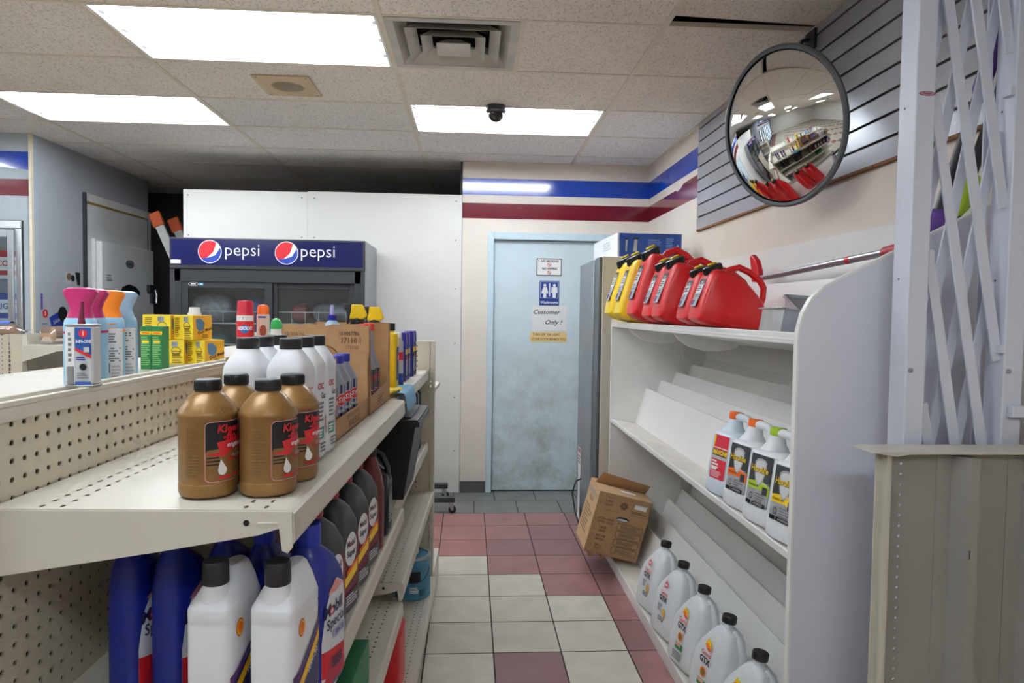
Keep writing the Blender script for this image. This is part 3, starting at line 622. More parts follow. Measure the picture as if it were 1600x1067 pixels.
SP = sprayer(); SP['label'] = 'yellow trigger sprayer whose head shows above the tall carton'; SP.location = gp(1.195, .145, 1.22); SP.scale = (.96,)*3
SP.rotation_euler.z = GRZ+math.radians(8)
dup(SP, 'yellow trigger sprayer farther along, right of the other sprayer head', gp(1.34, .115, 1.2155), GRZ, scale=.955)
t = thing('pump_bottle', 'small pale blue pump spray bottle above the tall carton', 'spray bottle', gp(1.16, .215, 1.22), GRZ)
PALEB = mat('pale_blue_plastic', (168, 204, 232), .3, var=.02)
b = MB(); b.lathe([(.02, 0), (.024, .003), (.024, .225), (.021, .242), (.012, .252), (.009, .255)], PALEB, 24); b.build('body', t)
b = MB(); b.lathe([(.0135, .253), (.014, .255), (.014, .268), (.008, .27)], BLUECAP, 20); b.build('collar', t)
b = MB(); b.lathe([(.0075, .27), (.0075, .286), (.006, .3), (.0003, .301)], mat('clear_overcap', (170, 170, 215), .2, var=0), 16); b.build('pump', t)
# farther along the shelf
t = thing('yellow_flask', 'tall flat yellow bottle with black cap beyond the cartons', 'bottle', gp(1.5, .085, 1.2155), GRZ)
b = MB(); b.loft([(0, .026, .034, 3), (.004, .029, .037, 3.5), (.19, .028, .036, 3.5), (.207, .024, .032, 3), (.216, .012, .012, 2, 0, .01), (.22, .012, .012, 2, 0, .01)], YPL, 28); b.build('body', t)
b = MB(); b.lathe([(.016, .218), (.0165, .22), (.016, .244), (.0003, .245)], BCAP, 20, Matrix.Translation((0, .01, 0))); b.build('cap', t)
decal([('rect', 0, .1, .05, .12, BLUE), ('oval', 0, .12, .02, .016, RED), ('text', 'STP', 0, .12, .018, WHITE, {'bold': .03})], se_map(.029, .036, 3.5, 0), 'label', t)
t = thing('slim_spray_can', 'slim pale grey can with blue foot right behind the yellow bottle', 'can', gp(1.6, .07, 1.2155), GRZ)
b = MB(); b.lathe([(.02, 0), (.02, .17), (.014, .185), (.012, .19)], LGREY, 24); b.build('body', t)
b = MB(); b.lathe([(.0125, .188), (.0135, .19), (.0125, .208), (.0003, .21)], WHITE, 20); b.build('cap', t)
decal([('rect', 0, .03, .06, .05, BLUE), ('rect', 0, .12, .06, .03, RED)], cyl_map(.0202, 0), 'label', t)
BLUEP = mat('blue_bottle_plastic', (30, 38, 128), .38, var=.04)
def blueflat():
    t = thing('blue_bottle', '', 'bottle', group='flat dark blue bottles at the far end of the top shelf')
    b = MB(); b.loft([(0, .02, .026, 3), (.004, .022, .029, 3.5), (.13, .022, .029, 3.5), (.142, .019, .026, 3)], BLUEP, 24); b.build('body', t)
    b = MB(); b.loft([(.14, .021, .026, 3), (.145, .0225, .028, 3.4), (.185, .021, .028, 3.4), (.19, .019, .025, 3)], mat('blue_dome_cap', (46, 42, 150), .3, var=.02), 24); b.build('cap', t)
    decal([('rect', 0, .07, .044, .11, BLACK), ('rect', 0, .115, .044, .02, YELLOW), ('rect', 0, .055, .036, .06, LGREY), ('lines', 0, .055, .03, .05, 6, GREY), ('rect', 0, .09, .03, .012, RED)], se_map(.022, .029, 3.5, 0), 'label', t)
    return t
BF = blueflat(); first = True
for U, W, lb in ((1.84, .09, 'dark blue bottle nearest of the pair past the yellow bottle'), (1.935, .09, 'dark blue bottle second behind the yellow bottle'), (2.07, .085, 'dark blue bottle with white label, farthest on the top shelf'), (2.15, .085, 'dark blue bottle hidden behind the farthest one on the top shelf')):
    if first: o = BF; first = False
    else: o = dup(BF, lb, (0, 0, 0))
    o.location = gp(U, W, 1.2155); o.rotation_euler.z = GRZ; o['label'] = lb; o.scale = (1.06,)*3
# gloves
def crumple(name, label, cat, pts, mt, th=.006, parent=None):
    b = MB(); n = len(pts[0]); vs = [p for row in pts for p in row]; fs = []
    for i in range(len(pts)-1):
        for j in range(n-1): fs.append((i*n+j, i*n+j+1, (i+1)*n+j+1, (i+1)*n+j))
    b.add(vs, fs, mt); o = b.build(name, parent, recalc=False)
    s = o.modifiers.new('solid', 'SOLIDIFY'); s.thickness = th; s.offset = 1; u = o.modifiers.new('sub', 'SUBSURF'); u.levels = 2; u.render_levels = 2
    return tag(o, label, cat) if label else o
random.seed(3)
def cloth_pts(U0, U1, W0, W1, z, amp, n=7, drop=None):
    P = []
    for i in range(n):
        row = []
        for j in range(n):
            U = U0+(U1-U0)*i/(n-1); W = W0+(W1-W0)*j/(n-1); zz = z+amp*random.random(); 
            if drop and W < drop: W2 = W; zz = z+.01-(drop-W)*1.6; W = drop-.012-(drop-W)*.25
            row.append(gp(U+.01*(random.random()-.5), W, zz))
        P.append(row)
    return P
crumple('yellow_cloth', 'crumpled yellow cloth lying on the top shelf edge before the yellow bottle', 'cloth', cloth_pts(1.29, 1.43, .095, .03, 1.219, .02), mat('yellow_cloth', (232, 200, 40), .8))
crumple('blue_cloth', 'pale blue cloth hanging over the top shelf edge past the cartons', 'cloth', cloth_pts(1.3, 1.56, .06, -.02, 1.22, .012, drop=.02), mat('pale_blue_cloth', (122, 172, 204), .8))

# ---------------------------------------------------------------- second shelf: oil bottles
OILB = mat('dark_blue_oil_bottle', (16, 32, 128), .36, var=.04); OILCAP = mat('royal_blue_cap', (24, 44, 160), .38, var=.03)
def oil_bottle(name, group, body, capm, w=.037, l=.054, h=.25, capr=.021, cz=None, cy=None):
    """one litre oil bottle: narrow side to -y, broad labelled sides to +-x ... neck towards the -y end"""
    t = thing(name, '', 'bottle', group=group); k = h/.25; cz = cz or .219*k; cy = cy if cy is not None else -l*.45
    b = MB(); b.loft([(0, w*.9, l*.93, 3.5), (.004*k, w*.98, l*.985, 4), (.012*k, w, l, 4.5), (.135*k, w, l, 4.5), (.165*k, w*.99, l*.93, 4, 0, -l*.07), (.195*k, w*.86, l*.7, 3, 0, -l*.25), (.21*k, w*.66, l*.47, 2.4, 0, -l*.4), (.217*k, capr*.9, capr*.9, 2, 0, -l*.45), (.222*k, capr*.9, capr*.9, 2, 0, -l*.45)], body, 36); b.build('body', t)
    b = MB(); b.lathe([(capr*.98, cz), (capr*1.03, cz+.002), (capr, h-.003), (capr*.92, h), (.0003, h)], capm, 28, Matrix.Translation((0, cy, 0))); b.build('cap', t)
    return t
MS = oil_bottle('blue_oil_bottle', 'dark blue oil bottles on the second shelf', OILB, OILCAP, .038, .055, .285)
MOBB = mat('label_pale_grey', (222, 224, 228), .45, var=0)
decal([('poly', [(-.045, .02), (.045, .02), (.045, .09), (.042, .14), (.03, .17), (.005, .185), (-.02, .172), (-.036, .145), (-.045, .09)], MOBB), ('poly', [(-.045, .03), (.045, .015), (.045, .06), (-.045, .075)], RED), ('poly', [(-.03, .168), (.0, .186), (.026, .17), (.0, .163)], mat('pink_fade', (224, 150, 150), .5, var=0)),
       ('poly', [(-.045, .012), (.045, .012), (.045, .03), (-.02, .06)], mat('label_mid_red', (168, 30, 50), .45, var=0)), ('text', 'Mobil', -.008, .138, .03, NAVY, {'bold': .03}), ('disc', -.0165, .1365, .0075, RED), ('disc', -.0165, .1365, .0045, MOBB), ('text', 'Special', .0, .115, .026, NAVY, {'bold': .01}), ('rect', .012, .093, .05, .014, mat('lavender_panel', (170, 176, 214), .5, var=0)), ('text', '5W-30', .012, .093, .012, NAVY, {'bold': .02}), ('lines', .01, .045, .05, .02, 3, NAVY)], se_map(.038, .055, 4.5, 0), 'label', MS)
first = True
for U, W, lb in ((.185, .018, 'blue oil bottle with white label at the edge of the second shelf'), (.2, .094, 'dark blue oil bottle second from the shelf edge, behind a white bottle'), (.2, .16, 'dark blue oil bottle in the middle of the row behind the white bottles'), (.17, .231, 'dark blue oil bottle second from the left on the second shelf'), (.17, .3, 'dark blue oil bottle farthest left on the second shelf')):
    if first: o = MS; first = False
    else: o = dup(MS, lb, (0, 0, 0))
    o.location = gp(U, W, .8608); o.rotation_euler.z = GRZ-.2; o['label'] = lb
    if W > .05: o.scale = (.78, 1, 1)
SH = oil_bottle('white_oil_bottle', 'white oil bottles at the near end of the second shelf', WPLAST, BCAP, .036, .05, .268, .0185, .234, -.028)
# squarer shoulders on these
sb = [c for c in SH.children if c.name.startswith('body')][0]; me_old = sb.data
b = MB(); w_, l_ = .036, .056
b.loft([(0, w_*.9, l_*.93, 4), (.004, w_*.97, l_*.98, 5), (.012, w_, l_, 5.5), (.178, w_, l_, 5.5), (.181, w_*.985, l_*.985, 5.5), (.184, w_, l_, 5.5), (.2, w_, l_, 5.5), (.204, w_*.98, l_*.98, 5), (.222, w_*.8, l_*.8, 4, 0, .011), (.242, w_*.5, l_*.55, 3, 0, .024), (.2475, w_*.34, l_*.46, 2.6, 0, .025)], WPLAST, 40)
b.loft([(.205, .026, .024, 2.2, 0, -.026), (.232, .0175, .0175, 2, 0, -.028), (.25, .0165, .0165, 2, 0, -.028)], WPLAST, 24)
nb = b.build('body', SH); sb.data = nb.data; bpy.data.objects.remove(nb)
YEL2 = mat('emblem_yellow', (244, 190, 20), .45, var=0)
decal([('oval', -.026, .168, .0105, .0135, RED), ('oval', -.026, .168, .009, .012, YEL2), ('poly', [(-.03, .16), (-.022, .16), (-.019, .172), (-.026, .177), (-.033, .172)], ORANGE), ('poly', [(-.05, .05), (.05, .05), (.05, .15), (-.05, .09)], LBLUE), ('poly', [(-.05, .062), (.05, .128), (.05, .145), (-.05, .08)], YEL2), ('poly', [(-.05, .09), (.05, .155), (.05, .162), (-.05, .102)], mat('label_purple', (90, 50, 110), .45, var=0)), ('text', '10W-30', .012, .1, .013, WHITE, {'bold': .02, 'rot': .5}), ('lines', .0, .035, .07, .03, 4, LGREY)], se_map(.036, .056, 5.5, 0), 'label', SH)
SH.location = gp(.064, .122, .8608); SH.rotation_euler.z = GRZ-.12; SH['label'] = 'white oil bottle with black cap, left of the two nearest on the second shelf'
dup(SH, 'white oil bottle with black cap, right of the two nearest on the second shelf', gp(.062, .03, .8608), GRZ-.12)
DKB = mat('charcoal_oil_bottle', (54, 56, 60), .36, .15, var=.04); CRIM = mat('crimson_cap', (168, 20, 48), .35, var=.03)
MU = oil_bottle('charcoal_oil_bottle', 'charcoal oil bottles along the second shelf edge', DKB, CRIM, .04, .058, .285)
decal([('poly', [(-.045, .02), (.045, .02), (.045, .11), (.036, .17), (-.02, .16), (-.045, .1)], DRED), ('oval', -.002, .135, .03, .036, WHITE), ('text', 'Mobil', -.002, .147, .019, NAVY, {'bold': .03}), ('disc', -.0073, .146, .0042, RED), ('text', 'Super', -.002, .127, .019, NAVY, {'bold': .03}), ('poly', [(-.035, .06), (.03, .08), (.03, .1), (-.035, .08)], YELLOW), ('poly', [(-.025, .085), (.03, .1), (.03, .108), (-.025, .093)], ORANGE), ('poly', [(-.045, .014), (.045, .014), (.045, .05), (-.045, .04)], DKB), ('lines', 0, .03, .06, .024, 4, LGREY)], se_map(.04, .058, 4.5, 0), 'label', MU)
b = MB()
for z in (.05, .075, .1, .125): b.box(-.0405, -.0585, z, .03, -.057, z+.004, DKB)
b.build('grip_ribs', MU, bevel=.001)
first = True
for k, (U, lb) in enumerate(((.34, 'charcoal oil bottle with red cap nearest behind the blue labelled bottle'), (.475, 'charcoal oil bottle second in the row along the second shelf'), (.612, 'charcoal oil bottle third in the row along the second shelf'), (.745, 'charcoal oil bottle farthest in the red-capped row'))):
    if first: o = MU; first = False
    else: o = dup(MU, lb, (0, 0, 0))
    o.location = gp(U, .052, .8608); o.rotation_euler.z = GRZ-.2; o['label'] = lb
t = thing('maroon_oil_bottle', 'thin maroon flat bottle standing behind the red-capped row', 'bottle', gp(.86, .04, .8608), GRZ)
MARO = mat('maroon_plastic', (104, 34, 38), .4, var=.04)
b = MB(); b.loft([(0, .03, .022, 4), (.006, .034, .025, 4), (.16, .034, .025, 4), (.2, .028, .02, 3), (.25, .012, .012, 2), (.256, .012, .012, 2)], MARO, 24); b.build('body', t)
b = MB(); b.lathe([(.0145, .25), (.0145, .275), (.0003, .276)], BCAP, 20); b.build('cap', t)
t = thing('black_oil_jug', 'glossy black bottle with side handle behind the maroon bottle', 'bottle', gp(.99, .06, .8608), GRZ)
b = MB(); b.loft([(0, .05, .05, 4), (.006, .054, .054, 4.5), (.15, .054, .054, 4.5), (.17, .05, .05, 3.5), (.2, .032, .034, 2.6, -.012), (.235, .02, .02, 2, -.016), (.25, .018, .018, 2, -.016)], mat('gloss_black_plastic', (22, 22, 24), .2, var=.04), 28)
b.tube([(.046, 0, .155), (.044, 0, .19), (.028, 0, .225), (.008, 0, .238)], .009, mat('gloss_black_plastic', (22, 22, 24)), 12); b.build('body', t)
b = MB(); b.lathe([(.021, .248), (.021, .272), (.0003, .273)], BCAP, 20, Matrix.Translation((-.016, 0, 0))); b.build('cap', t)
decal([('rect', 0, .08, .07, .12, BLACK), ('rect', 0, .1, .06, .03, GREY), ('lines', 0, .06, .06, .05, 5, LGREY)], se_map(.054, .054, 4.5, 0), 'label', t)
# black tote and pans on the farther shelf
TOTE = mat('black_tote_plastic', (24, 25, 27), .4, var=.06)
def tub(b, w0, w1, d0, d1, h, th, mt, rim=.012):
    vs = []; 
    for (ww, dd, z) in ((w0, d0, 0), (w1, d1, h), (w1-th, d1-th, h), (w0-th, d0-th, th)):
        vs += [(-ww/2, -dd/2, z), (ww/2, -dd/2, z), (ww/2, dd/2, z), (-ww/2, dd/2, z)]
    fs = [(0, 3, 2, 1), (12, 13, 14, 15)]
    for a, c in ((0, 4), (4, 8), (8, 12)):
        for k in range(4): fs.append((a+k, a+(k+1) % 4, c+(k+1) % 4, c+k))
    b.add(vs, fs, mt)
    for k in range(4):
        s = 1 if k in (0, 1) else -1
        if k % 2 == 0: b.box(-w1/2-rim, s*-d1/2-rim, h-.018, w1/2+rim, s*-d1/2+rim*.2, h, mt) if s > 0 else b.box(-w1/2-rim, d1/2-rim*.2, h-.018, w1/2+rim, d1/2+rim, h, mt)
        else: b.box(s*w1/2-(rim if s < 0 else rim*.2), -d1/2, h-.018, s*w1/2+(rim if s > 0 else rim*.2), d1/2, h, mt)
t = thing('black_tote', 'black plastic tote sticking out of the shelf below the far top shelf', 'tote', gp(1.5, .19, .856), GRZ)
b = MB(); tub(b, .35, .44, .3, .35, .275, .004, TOTE); b.build('tub', t, bevel=.003)
b = MB(); b.box(-.228, -.185, .275, .228, .185, .282, TOTE); b.box(-.2, -.16, .282, .2, .16, .288, TOTE); b.build('lid', t, bevel=.004)
def pan():
    t = thing('black_drain_pan', '', 'pan', group='black drain pans on edge')
    b = MB(); b.prism([(-.15, 0), (.15, 0), (.16, .02), (.16, .28), (.14, .3), (-.14, .3), (-.16, .28), (-.16, .02)], 'xz', -.03, .03, TOTE); b.build('pan', t, bevel=.008)
    b = MB(); b.box(-.01, -.034, .1, .158, -.03, .24, BCAP); b.build('rib', t, bevel=.002); return t
PN = pan(); first = True
for U, lb in ((1.95, 'black drain pan on edge right behind the black tote'), (2.06, 'black drain pan on edge in the middle of the three'), (2.17, 'black drain pan on edge nearest the far slotted upright')):
    if first: o = PN; first = False
    else: o = dup(PN, lb, (0, 0, 0))
    o.location = gp(U, .2, .856); o.rotation_euler.z = GRZ; o['label'] = lb
# paint can with a white can on top, far base shelf
PCB = mat('blue_paint_can_paper', (70, 138, 170), .45, var=.06)
t = thing('paint_can', 'blue paint can with wire handle on the far base shelf', 'can', gp(2.2, .075, .1708), GRZ)
b = MB(); b.lathe([(.08, 0), (.083, .004), (.083, .01), (.082, .012), (.082, .185), (.084, .189), (.084, .194), (.078, .196), (.074, .19), (.0003, .19)], PCB, 32); b.build('body', t)
b = MB(); b.lathe([(.0835, .186), (.086, .19), (.0835, .196), (.073, .197), (.073, .191)], METAL, 32, cap=False); b.build('rim', t)
b = MB(); b.tube([(.01+.074*math.cos(a), -.05-.02*math.sin(a)-.034, .165-.075*math.sin(a)) for a in [PI*k/10 for k in range(11)]], .0017, DARKMETAL, 6); b.build('handle', t)
b = MB(); decal([('rect', .02, .11, .05, .05, BLACK), ('lines', .02, .05, .05, .03, 4, WHITE), ('bars', .055, .035, .03, .03, BLACK)], cyl_map(.0822, 0, -PI/2), mb=b); b.build('label', t, smooth=False, recalc=False)
t = thing('white_spray_can', 'white can standing on the lid of the blue paint can', 'can', gp(2.2, .08, .3685), GRZ)
b = MB(); b.lathe([(.03, 0), (.032, .003), (.032, .15), (.024, .165), (.02, .168)], WPLAST, 24); b.build('body', t)
b = MB(); b.lathe([(.022, .166), (.022, .19), (.0003, .192)], WHITE, 20); b.build('cap', t)
b = MB(); decal([('oval', .0, .08, .02, .03, BLACK), ('rect', 0, .12, .05, .012, BLACK), ('lines', 0, .035, .05, .03, 4, GREY)], cyl_map(.0322, 0, -.9), mb=b); b.build('label', t, smooth=False, recalc=False)
# low boxes
t = thing('green_box', 'green carton on the third shelf under the charcoal bottles', 'box', gp(.62, .06, .546), GRZ)
b = MB(); b.box(-.12, -.14, 0, .035, .14, .11, mat('green_carton', (16, 110, 66), .5, var=.04)); b.build('box', t, bevel=.002)
decal([('rect', -.04, .06, .1, .04, WHITE), ('lines', -.04, .06, .08, .02, 2, GREEN)], plane_map((0, -.14, 0), (1, 0, 0), (0, 0, 1)), 'print', t)
t = thing('red_jug', 'red plastic can on the far base shelf below the middle shelf', 'fuel can', gp(1.42, .1, .1708), GRZ)
b = MB(); b.loft([(0, .07, .1, 4), (.006, .08, .11, 5), (.2, .08, .11, 5), (.225, .06, .09, 3.5), (.24, .035, .06, 3)], mat('red_can_plastic', (196, 24, 30), .38, var=.04), 28); b.build('body', t)
b = MB(); b.lathe([(.025, .245), (.025, .275), (.0003, .276)], BCAP, 20); b.build('cap', t)

# ---------------------------------------------------------------- along the gondola top
t = thing('oil_tin', 'small blue and white rectangular oil tin standing on the top rail', 'tin', gp(.262, .447, 1.3612), GRZ+math.radians(6))
TINW = mat('tin_pale_print', (214, 218, 222), .35, .2, var=.02)
b = MB(); b.box(-.0225, -.017, .003, .0225, .017, .1075, TINW); b.build('body', t, bevel=.004)
b = MB(); b.box(-.0233, -.0178, 0, .0233, .0178, .003, METAL); b.box(-.0233, -.0178, .1075, .0233, .0178, .1105, METAL); b.build('rim', t, bevel=.001)
b = MB(); b.tube([(-.003, 0, .11), (-.003, 0, .122), (-.002, 0, .15)], [.0065, .005, .0022], mat('maroon_spout', (112, 24, 54), .4), 14); b.build('spout', t)
OB = mat('oil_tin_blue', (36, 82, 160), .4, var=0)
decal([('rect', -.0145, .055, .014, .1, WHITE), ('bars', -.0145, .02, .012, .032, BLACK), ('lines', -.0145, .07, .006, .055, 6, GREY), ('poly', [(-.006, .1045), (.0205, .1045), (.0205, .055), (-.006, .068)], OB), ('poly', [(-.006, .069), (-.006, .064), (.0205, .05), (.0205, .056)], RED), ('disc', .0075, .094, .0072, RED), ('text', '1', .0075, .094, .011, WHITE, {'bold': .03}), ('text', '3-IN-ONE', .0085, .08, .0082, WHITE, {'bold': .04, 'sx': .75}), ('rect', .013, .0655, .009, .009, LGREY), ('lines', .0075, .05, .022, .008, 2, BLUE), ('disc', .0075, .035, .006, BLACK), ('lines', .0075, .02, .02, .012, 3, GREY), ('rect', .0075, .0065, .026, .006, OB)], plane_map((0, -.0172, 0), (1, 0, 0), (0, 0, 1)), 'label', t)
FBODY = mat('sky_blue_can', (150, 198, 226), .35, var=.03)
def freshener(name, label, loc, rz, capm, group='air freshener sprays on the gondola top'):
    t = thing(name, label, 'spray', loc, rz, group)
    b = MB(); b.loft([(0, .024, .028, 2.6), (.003, .026, .03, 2.8), (.125, .026, .03, 2.8), (.14, .024, .028, 2.6), (.15, .018, .02, 2.2)], FBODY, 32); b.build('body', t)
    b = MB(); b.loft([(.112, .0265, .0305, 2.8), (.13, .0255, .029, 2.6), (.15, .02, .023, 2.4), (.163, .0165, .0195, 2.2), (.178, .018, .024, 2.2, -.001, 0), (.19, .021, .03, 2.4, -.003, 0), (.197, .022, .033, 2.4, -.004, 0), (.203, .02, .029, 2.4, -.002, 0), (.206, .012, .018, 2.2, 0, 0)], capm, 32); b.build('trigger_cap', t)
    b = MB(); b.prism([(-.02, .19), (-.024, .18), (-.027, .165), (-.0245, .163), (-.02, .176)], 'xz', -.006, .006, WHITE); b.build('trigger', t, bevel=.001)
    decal([('rect', 0, .06, .044, .118, WHITE), ('lines', 0, .098, .036, .024, 4, GREY), ('lines', 0, .06, .036, .034, 6, GREY), ('rect', -.012, .03, .014, .022, mat('indigo_print', (66, 62, 140), .5, var=0)), ('lines', .008, .022, .02, .03, 4, LGREY)], se_map(.026, .03, 2.8, 0), 'back_label', t)
    decal([('rect', 0, .085, .044, .006, BLUE), ('rect', 0, .022, .04, .03, mat('olive_field', (190, 160, 60), .5, var=0)), ('poly', [(-.014, .004), (.014, .004), (.017, .022), (-.017, .022)], mat('terracotta', (200, 92, 70), .5, var=0)), ('oval', 0, .034, .007, .01, mat('plant_green', (60, 80, 40), .5, var=0))], lambda s, tt, h: Vector((-(.026*(1-min(abs(s)/.03, .98)**2.8)**(1/2.8))-h, -s, tt)), 'front_label', t)
    return t
CAPO = mat('orange_cap', (246, 138, 36), .36, var=.02); CAPM = mat('magenta_cap', (176, 40, 100), .36, var=.02); CAPB = mat('powder_blue_cap', (160, 194, 226), .36, var=.02)
Z2 = 1.3355; RF = GRZ+math.radians(-52)
freshener('freshener_spray', 'air freshener with orange cap, between the maroon and pale blue ones', gp(.605, .59, Z2), RF, CAPO)
freshener('freshener_spray', 'air freshener with magenta cap right behind the oil tin', gp(.45, .563, Z2), GRZ+math.radians(-75), CAPM)
freshener('freshener_spray', 'second magenta-capped air freshener, half hidden by the first', gp(.515, .578, Z2), GRZ+math.radians(-75), CAPM)
freshener('freshener_spray', 'air freshener with pale blue cap next to the orange-capped one', gp(.676, .598, Z2), RF, CAPB)
freshener('freshener_spray', 'second pale blue air freshener beside the green boxes', gp(.733, .634, Z2), RF, CAPB)
GRNB = mat('green_box_print', (30, 120, 62), .45, var=.05, scale=60)
def greenbox():
    t = thing('green_packet', '', 'box', group='slim green boxes')
    b = MB(); b.box(-.0145, -.02, 0, .0145, .02, .117, GRNB); b.build('box', t, bevel=.001)
    decal([('rect', 0, .099, .029, .009, YELLOW), ('rect', 0, .099, .02, .004, ORANGE), ('lines', 0, .05, .024, .08, 14, mat('pale_green_print', (120, 180, 110), .5, var=0)), ('rect', 0, .075, .018, .006, YELLOW)], plane_map((0, -.02, 0), (1, 0, 0), (0, 0, 1)), 'print', t); return t
GX_ = greenbox(); GX_.location = gp(.93, .662, Z2); GX_.rotation_euler.z = GRZ; GX_['label'] = 'slim green box, left one of the pair on the gondola top'
dup(GX_, 'slim green box, right one of the pair beside the yellow boxes', gp(.93, .632, Z2), GRZ)
YBX = mat('yellow_box_print', (242, 214, 48), .45, var=.06, scale=50)
def maskbox():
    t = thing('yellow_box', '', 'box', group='yellow dust mask boxes')
    b = MB(); b.box(-.039, -.036, 0, .039, .036, .073, YBX); b.build('box', t, bevel=.001)
    BR = mat('amber_print', (150, 120, 40), .5, var=0)
    decal([('lines', -.022, .036, .02, .06, 11, BR), ('lines', .02, .022, .03, .04, 6, BR), ('rect', .012, .06, .018, .016, LGREY), ('bars', .012, .06, .016, .012, GREY), ('ring', .016, .04, .0135, .0015, BLACK, .9)], plane_map((0, -.036, 0), (1, 0, 0), (0, 0, 1)), 'front_print', t)
    decal([('rect', 0, .0365, .07, .071, mat('amber_face', (238, 176, 56), .45, var=0)), ('poly', [(-.026, .062), (-.008, .064), (.008, .05), (.004, .03), (-.012, .024), (-.024, .034)], mat('mask_blue', (88, 124, 158), .5, var=0)), ('text', 'Dust Mask', .008, .026, .013, BLACK, {'bold': .02, 'rot': .3}), ('lines', .012, .01, .03, .012, 2, BR)], plane_map((.039, 0, 0), (0, 1, 0), (0, 0, 1)), 'side_print', t); return t
YB = maskbox(); first = True
for U, W, z, r, lb in ((1.13, .682, Z2, 2, 'yellow box low left in the small stack of yellow boxes'), (1.135, .594, Z2, -28, 'yellow box low right with amber side, in the small stack'), (1.12, .722, Z2+.0745, 8, 'yellow box upper left in the small stack of yellow boxes'), (1.13, .63, Z2+.0745, -24, 'yellow box upper right with amber side, on top of the stack')):
    if first: o = YB; first = False
    else: o = dup(YB, lb, (0, 0, 0))
    o.location = gp(U, W, z); o.rotation_euler.z = GRZ+math.radians(r); o['label'] = lb
t = thing('white_bottle', 'white-capped bottle peeping out behind the yellow boxes', 'bottle', gp(1.3, .698, Z2), GRZ)
b = MB(); b.lathe([(.03, 0), (.032, .004), (.032, .12), (.02, .145), (.014, .15)], WPLAST, 24); b.build('body', t)
b = MB(); b.lathe([(.021, .146), (.0215, .149), (.0175, .156), (.0165, .17), (.0155, .172), (.0003, .1722)], WHITE, 12); b.build('cap', t)
t = thing('red_aerosol', 'tall red aerosol can with white band on the gondola top', 'spray can', gp(1.5, .604, Z2), GRZ)
REDC = mat('red_can_print', (198, 30, 42), .35, var=.03)
b = MB(); b.lathe([(.028, 0), (.03, .003), (.03, .148), (.0285, .153)], REDC, 32); b.build('body', t)
b = MB(); b.lathe([(.0285, .15), (.0275, .155), (.027, .19), (.025, .198), (.0003, .2)], mat('raspberry_cap', (190, 24, 54), .35), 32); b.build('cap', t)
decal([('rect', 0, .136, .07, .02, WHITE), ('lines', 0, .136, .04, .01, 2, GREY), ('disc', 0, .097, .015, mat('disc_blue', (40, 110, 190), .4, var=0)), ('text', 'RESOLVE', 0, .1, .0165, WHITE, {'bold': .04, 'sx': .8, 'shear': .2}), ('rect', 0, .048, .07, .0015, WHITE), ('lines', 0, .04, .04, .008, 2, mat('pale_red_print', (230, 130, 130), .5, var=0)), ('rect', 0, .03, .07, .001, WHITE), ('poly', [(-.01, .024), (.01, .024), (0, .006)], mat('pale_red_print', (230, 130, 130), .5, var=0)), ('disc', -.02, .056, .003, WHITE)], cyl_map(.0302, 0, -PI/2+.25), 'label', t)
t = thing('orange_capped_can', 'white spray can with orange cap right behind the red aerosol', 'spray can', gp(1.58, .567, Z2), GRZ)
b = MB(); b.lathe([(.022, 0), (.023, .003), (.023, .145), (.02, .152)], mat('pale_peach_can', (226, 206, 190), .4, var=.03), 28); b.build('body', t)
b = MB(); b.lathe([(.0205, .15), (.021, .153), (.0205, .175), (.016, .184), (.0003, .187)], ORANGE, 28); b.build('cap', t)
decal([('rect', -.004, .14, .03, .006, BLUE), ('oval', 0, .09, .012, .022, mat('rust_leaf', (150, 70, 50), .5, var=0)), ('disc', .004, .055, .011, mat('gold_fruit', (216, 170, 50), .5, var=0)), ('lines', 0, .025, .03, .02, 3, GREY)], cyl_map(.0232, 0, -PI/2+.3), 'label', t)
t = thing('green_capped_bottle', 'small white bottle with green dome cap after the orange-capped can', 'bottle', gp(1.68, .55, Z2), GRZ)
b = MB(); b.lathe([(.02, 0), (.021, .003), (.021, .095)], WPLAST, 24); b.build('body', t)
b = MB(); b.lathe([(.0213, .094), (.0213, .108), (.018, .124), (.008, .134), (.0003, .136)], mat('bright_green_cap', (40, 170, 80), .35), 24); b.build('cap', t)
# ================================================================ white stepped rack along the right wall
LAM = mat('white_laminate', (238, 237, 234), .4, var=.03, scale=4); LAMG = mat('pale_grey_laminate', (222, 223, 233), .4, var=.03, scale=3); WORN = mat('worn_white_laminate', (222, 216, 206), .5, var=.1, scale=10)
RK = thing('stepped_display_rack', 'white stepped display rack along the right wall with slanted shelves', 'rack', (.87, 0, 0))
R0, R1, RD = 1.75, 4.14, .6     # near end, far end (y), depth
prof = [(0, 0), (0, 1.43), (.002, 1.468), (.012, 1.51), (.032, 1.548), (.065, 1.58), (.12, 1.608), (.27, 1.683), (.56, 1.828), (RD, 1.845), (RD, 0)]
b = MB(); b.prism(prof, 'xz', R0, R0+.018, LAMG); b.build('end_panel', RK)
b = MB(); b.prism(prof, 'xz', R1-.018, R1, LAM); b.build('end_panel', RK)
edge = [(-.006, 0), (-.006, 1.43), (-.004, 1.47), (.007, 1.513), (.028, 1.552), (.062, 1.585), (.118, 1.614), (.27, 1.69), (.56, 1.834)]
inner = [(x+.006*k, z-.006*q) for (x, z), k, q in zip(edge, (1, 1, 1, 1, .8, .5, .4, .4, .4), (0, 0, .1, .5, .7, 1, 1, 1, 1))]
for y0, y1 in ((R0-.001, R0+.019), (R1-.019, R1+.001)):
    b = MB(); b.prism(edge+inner[::-1], 'xz', y0, y1, LAM); b.build('edge_trim', RK)
yi0, yi1 = R0+.0185, R1-.0185
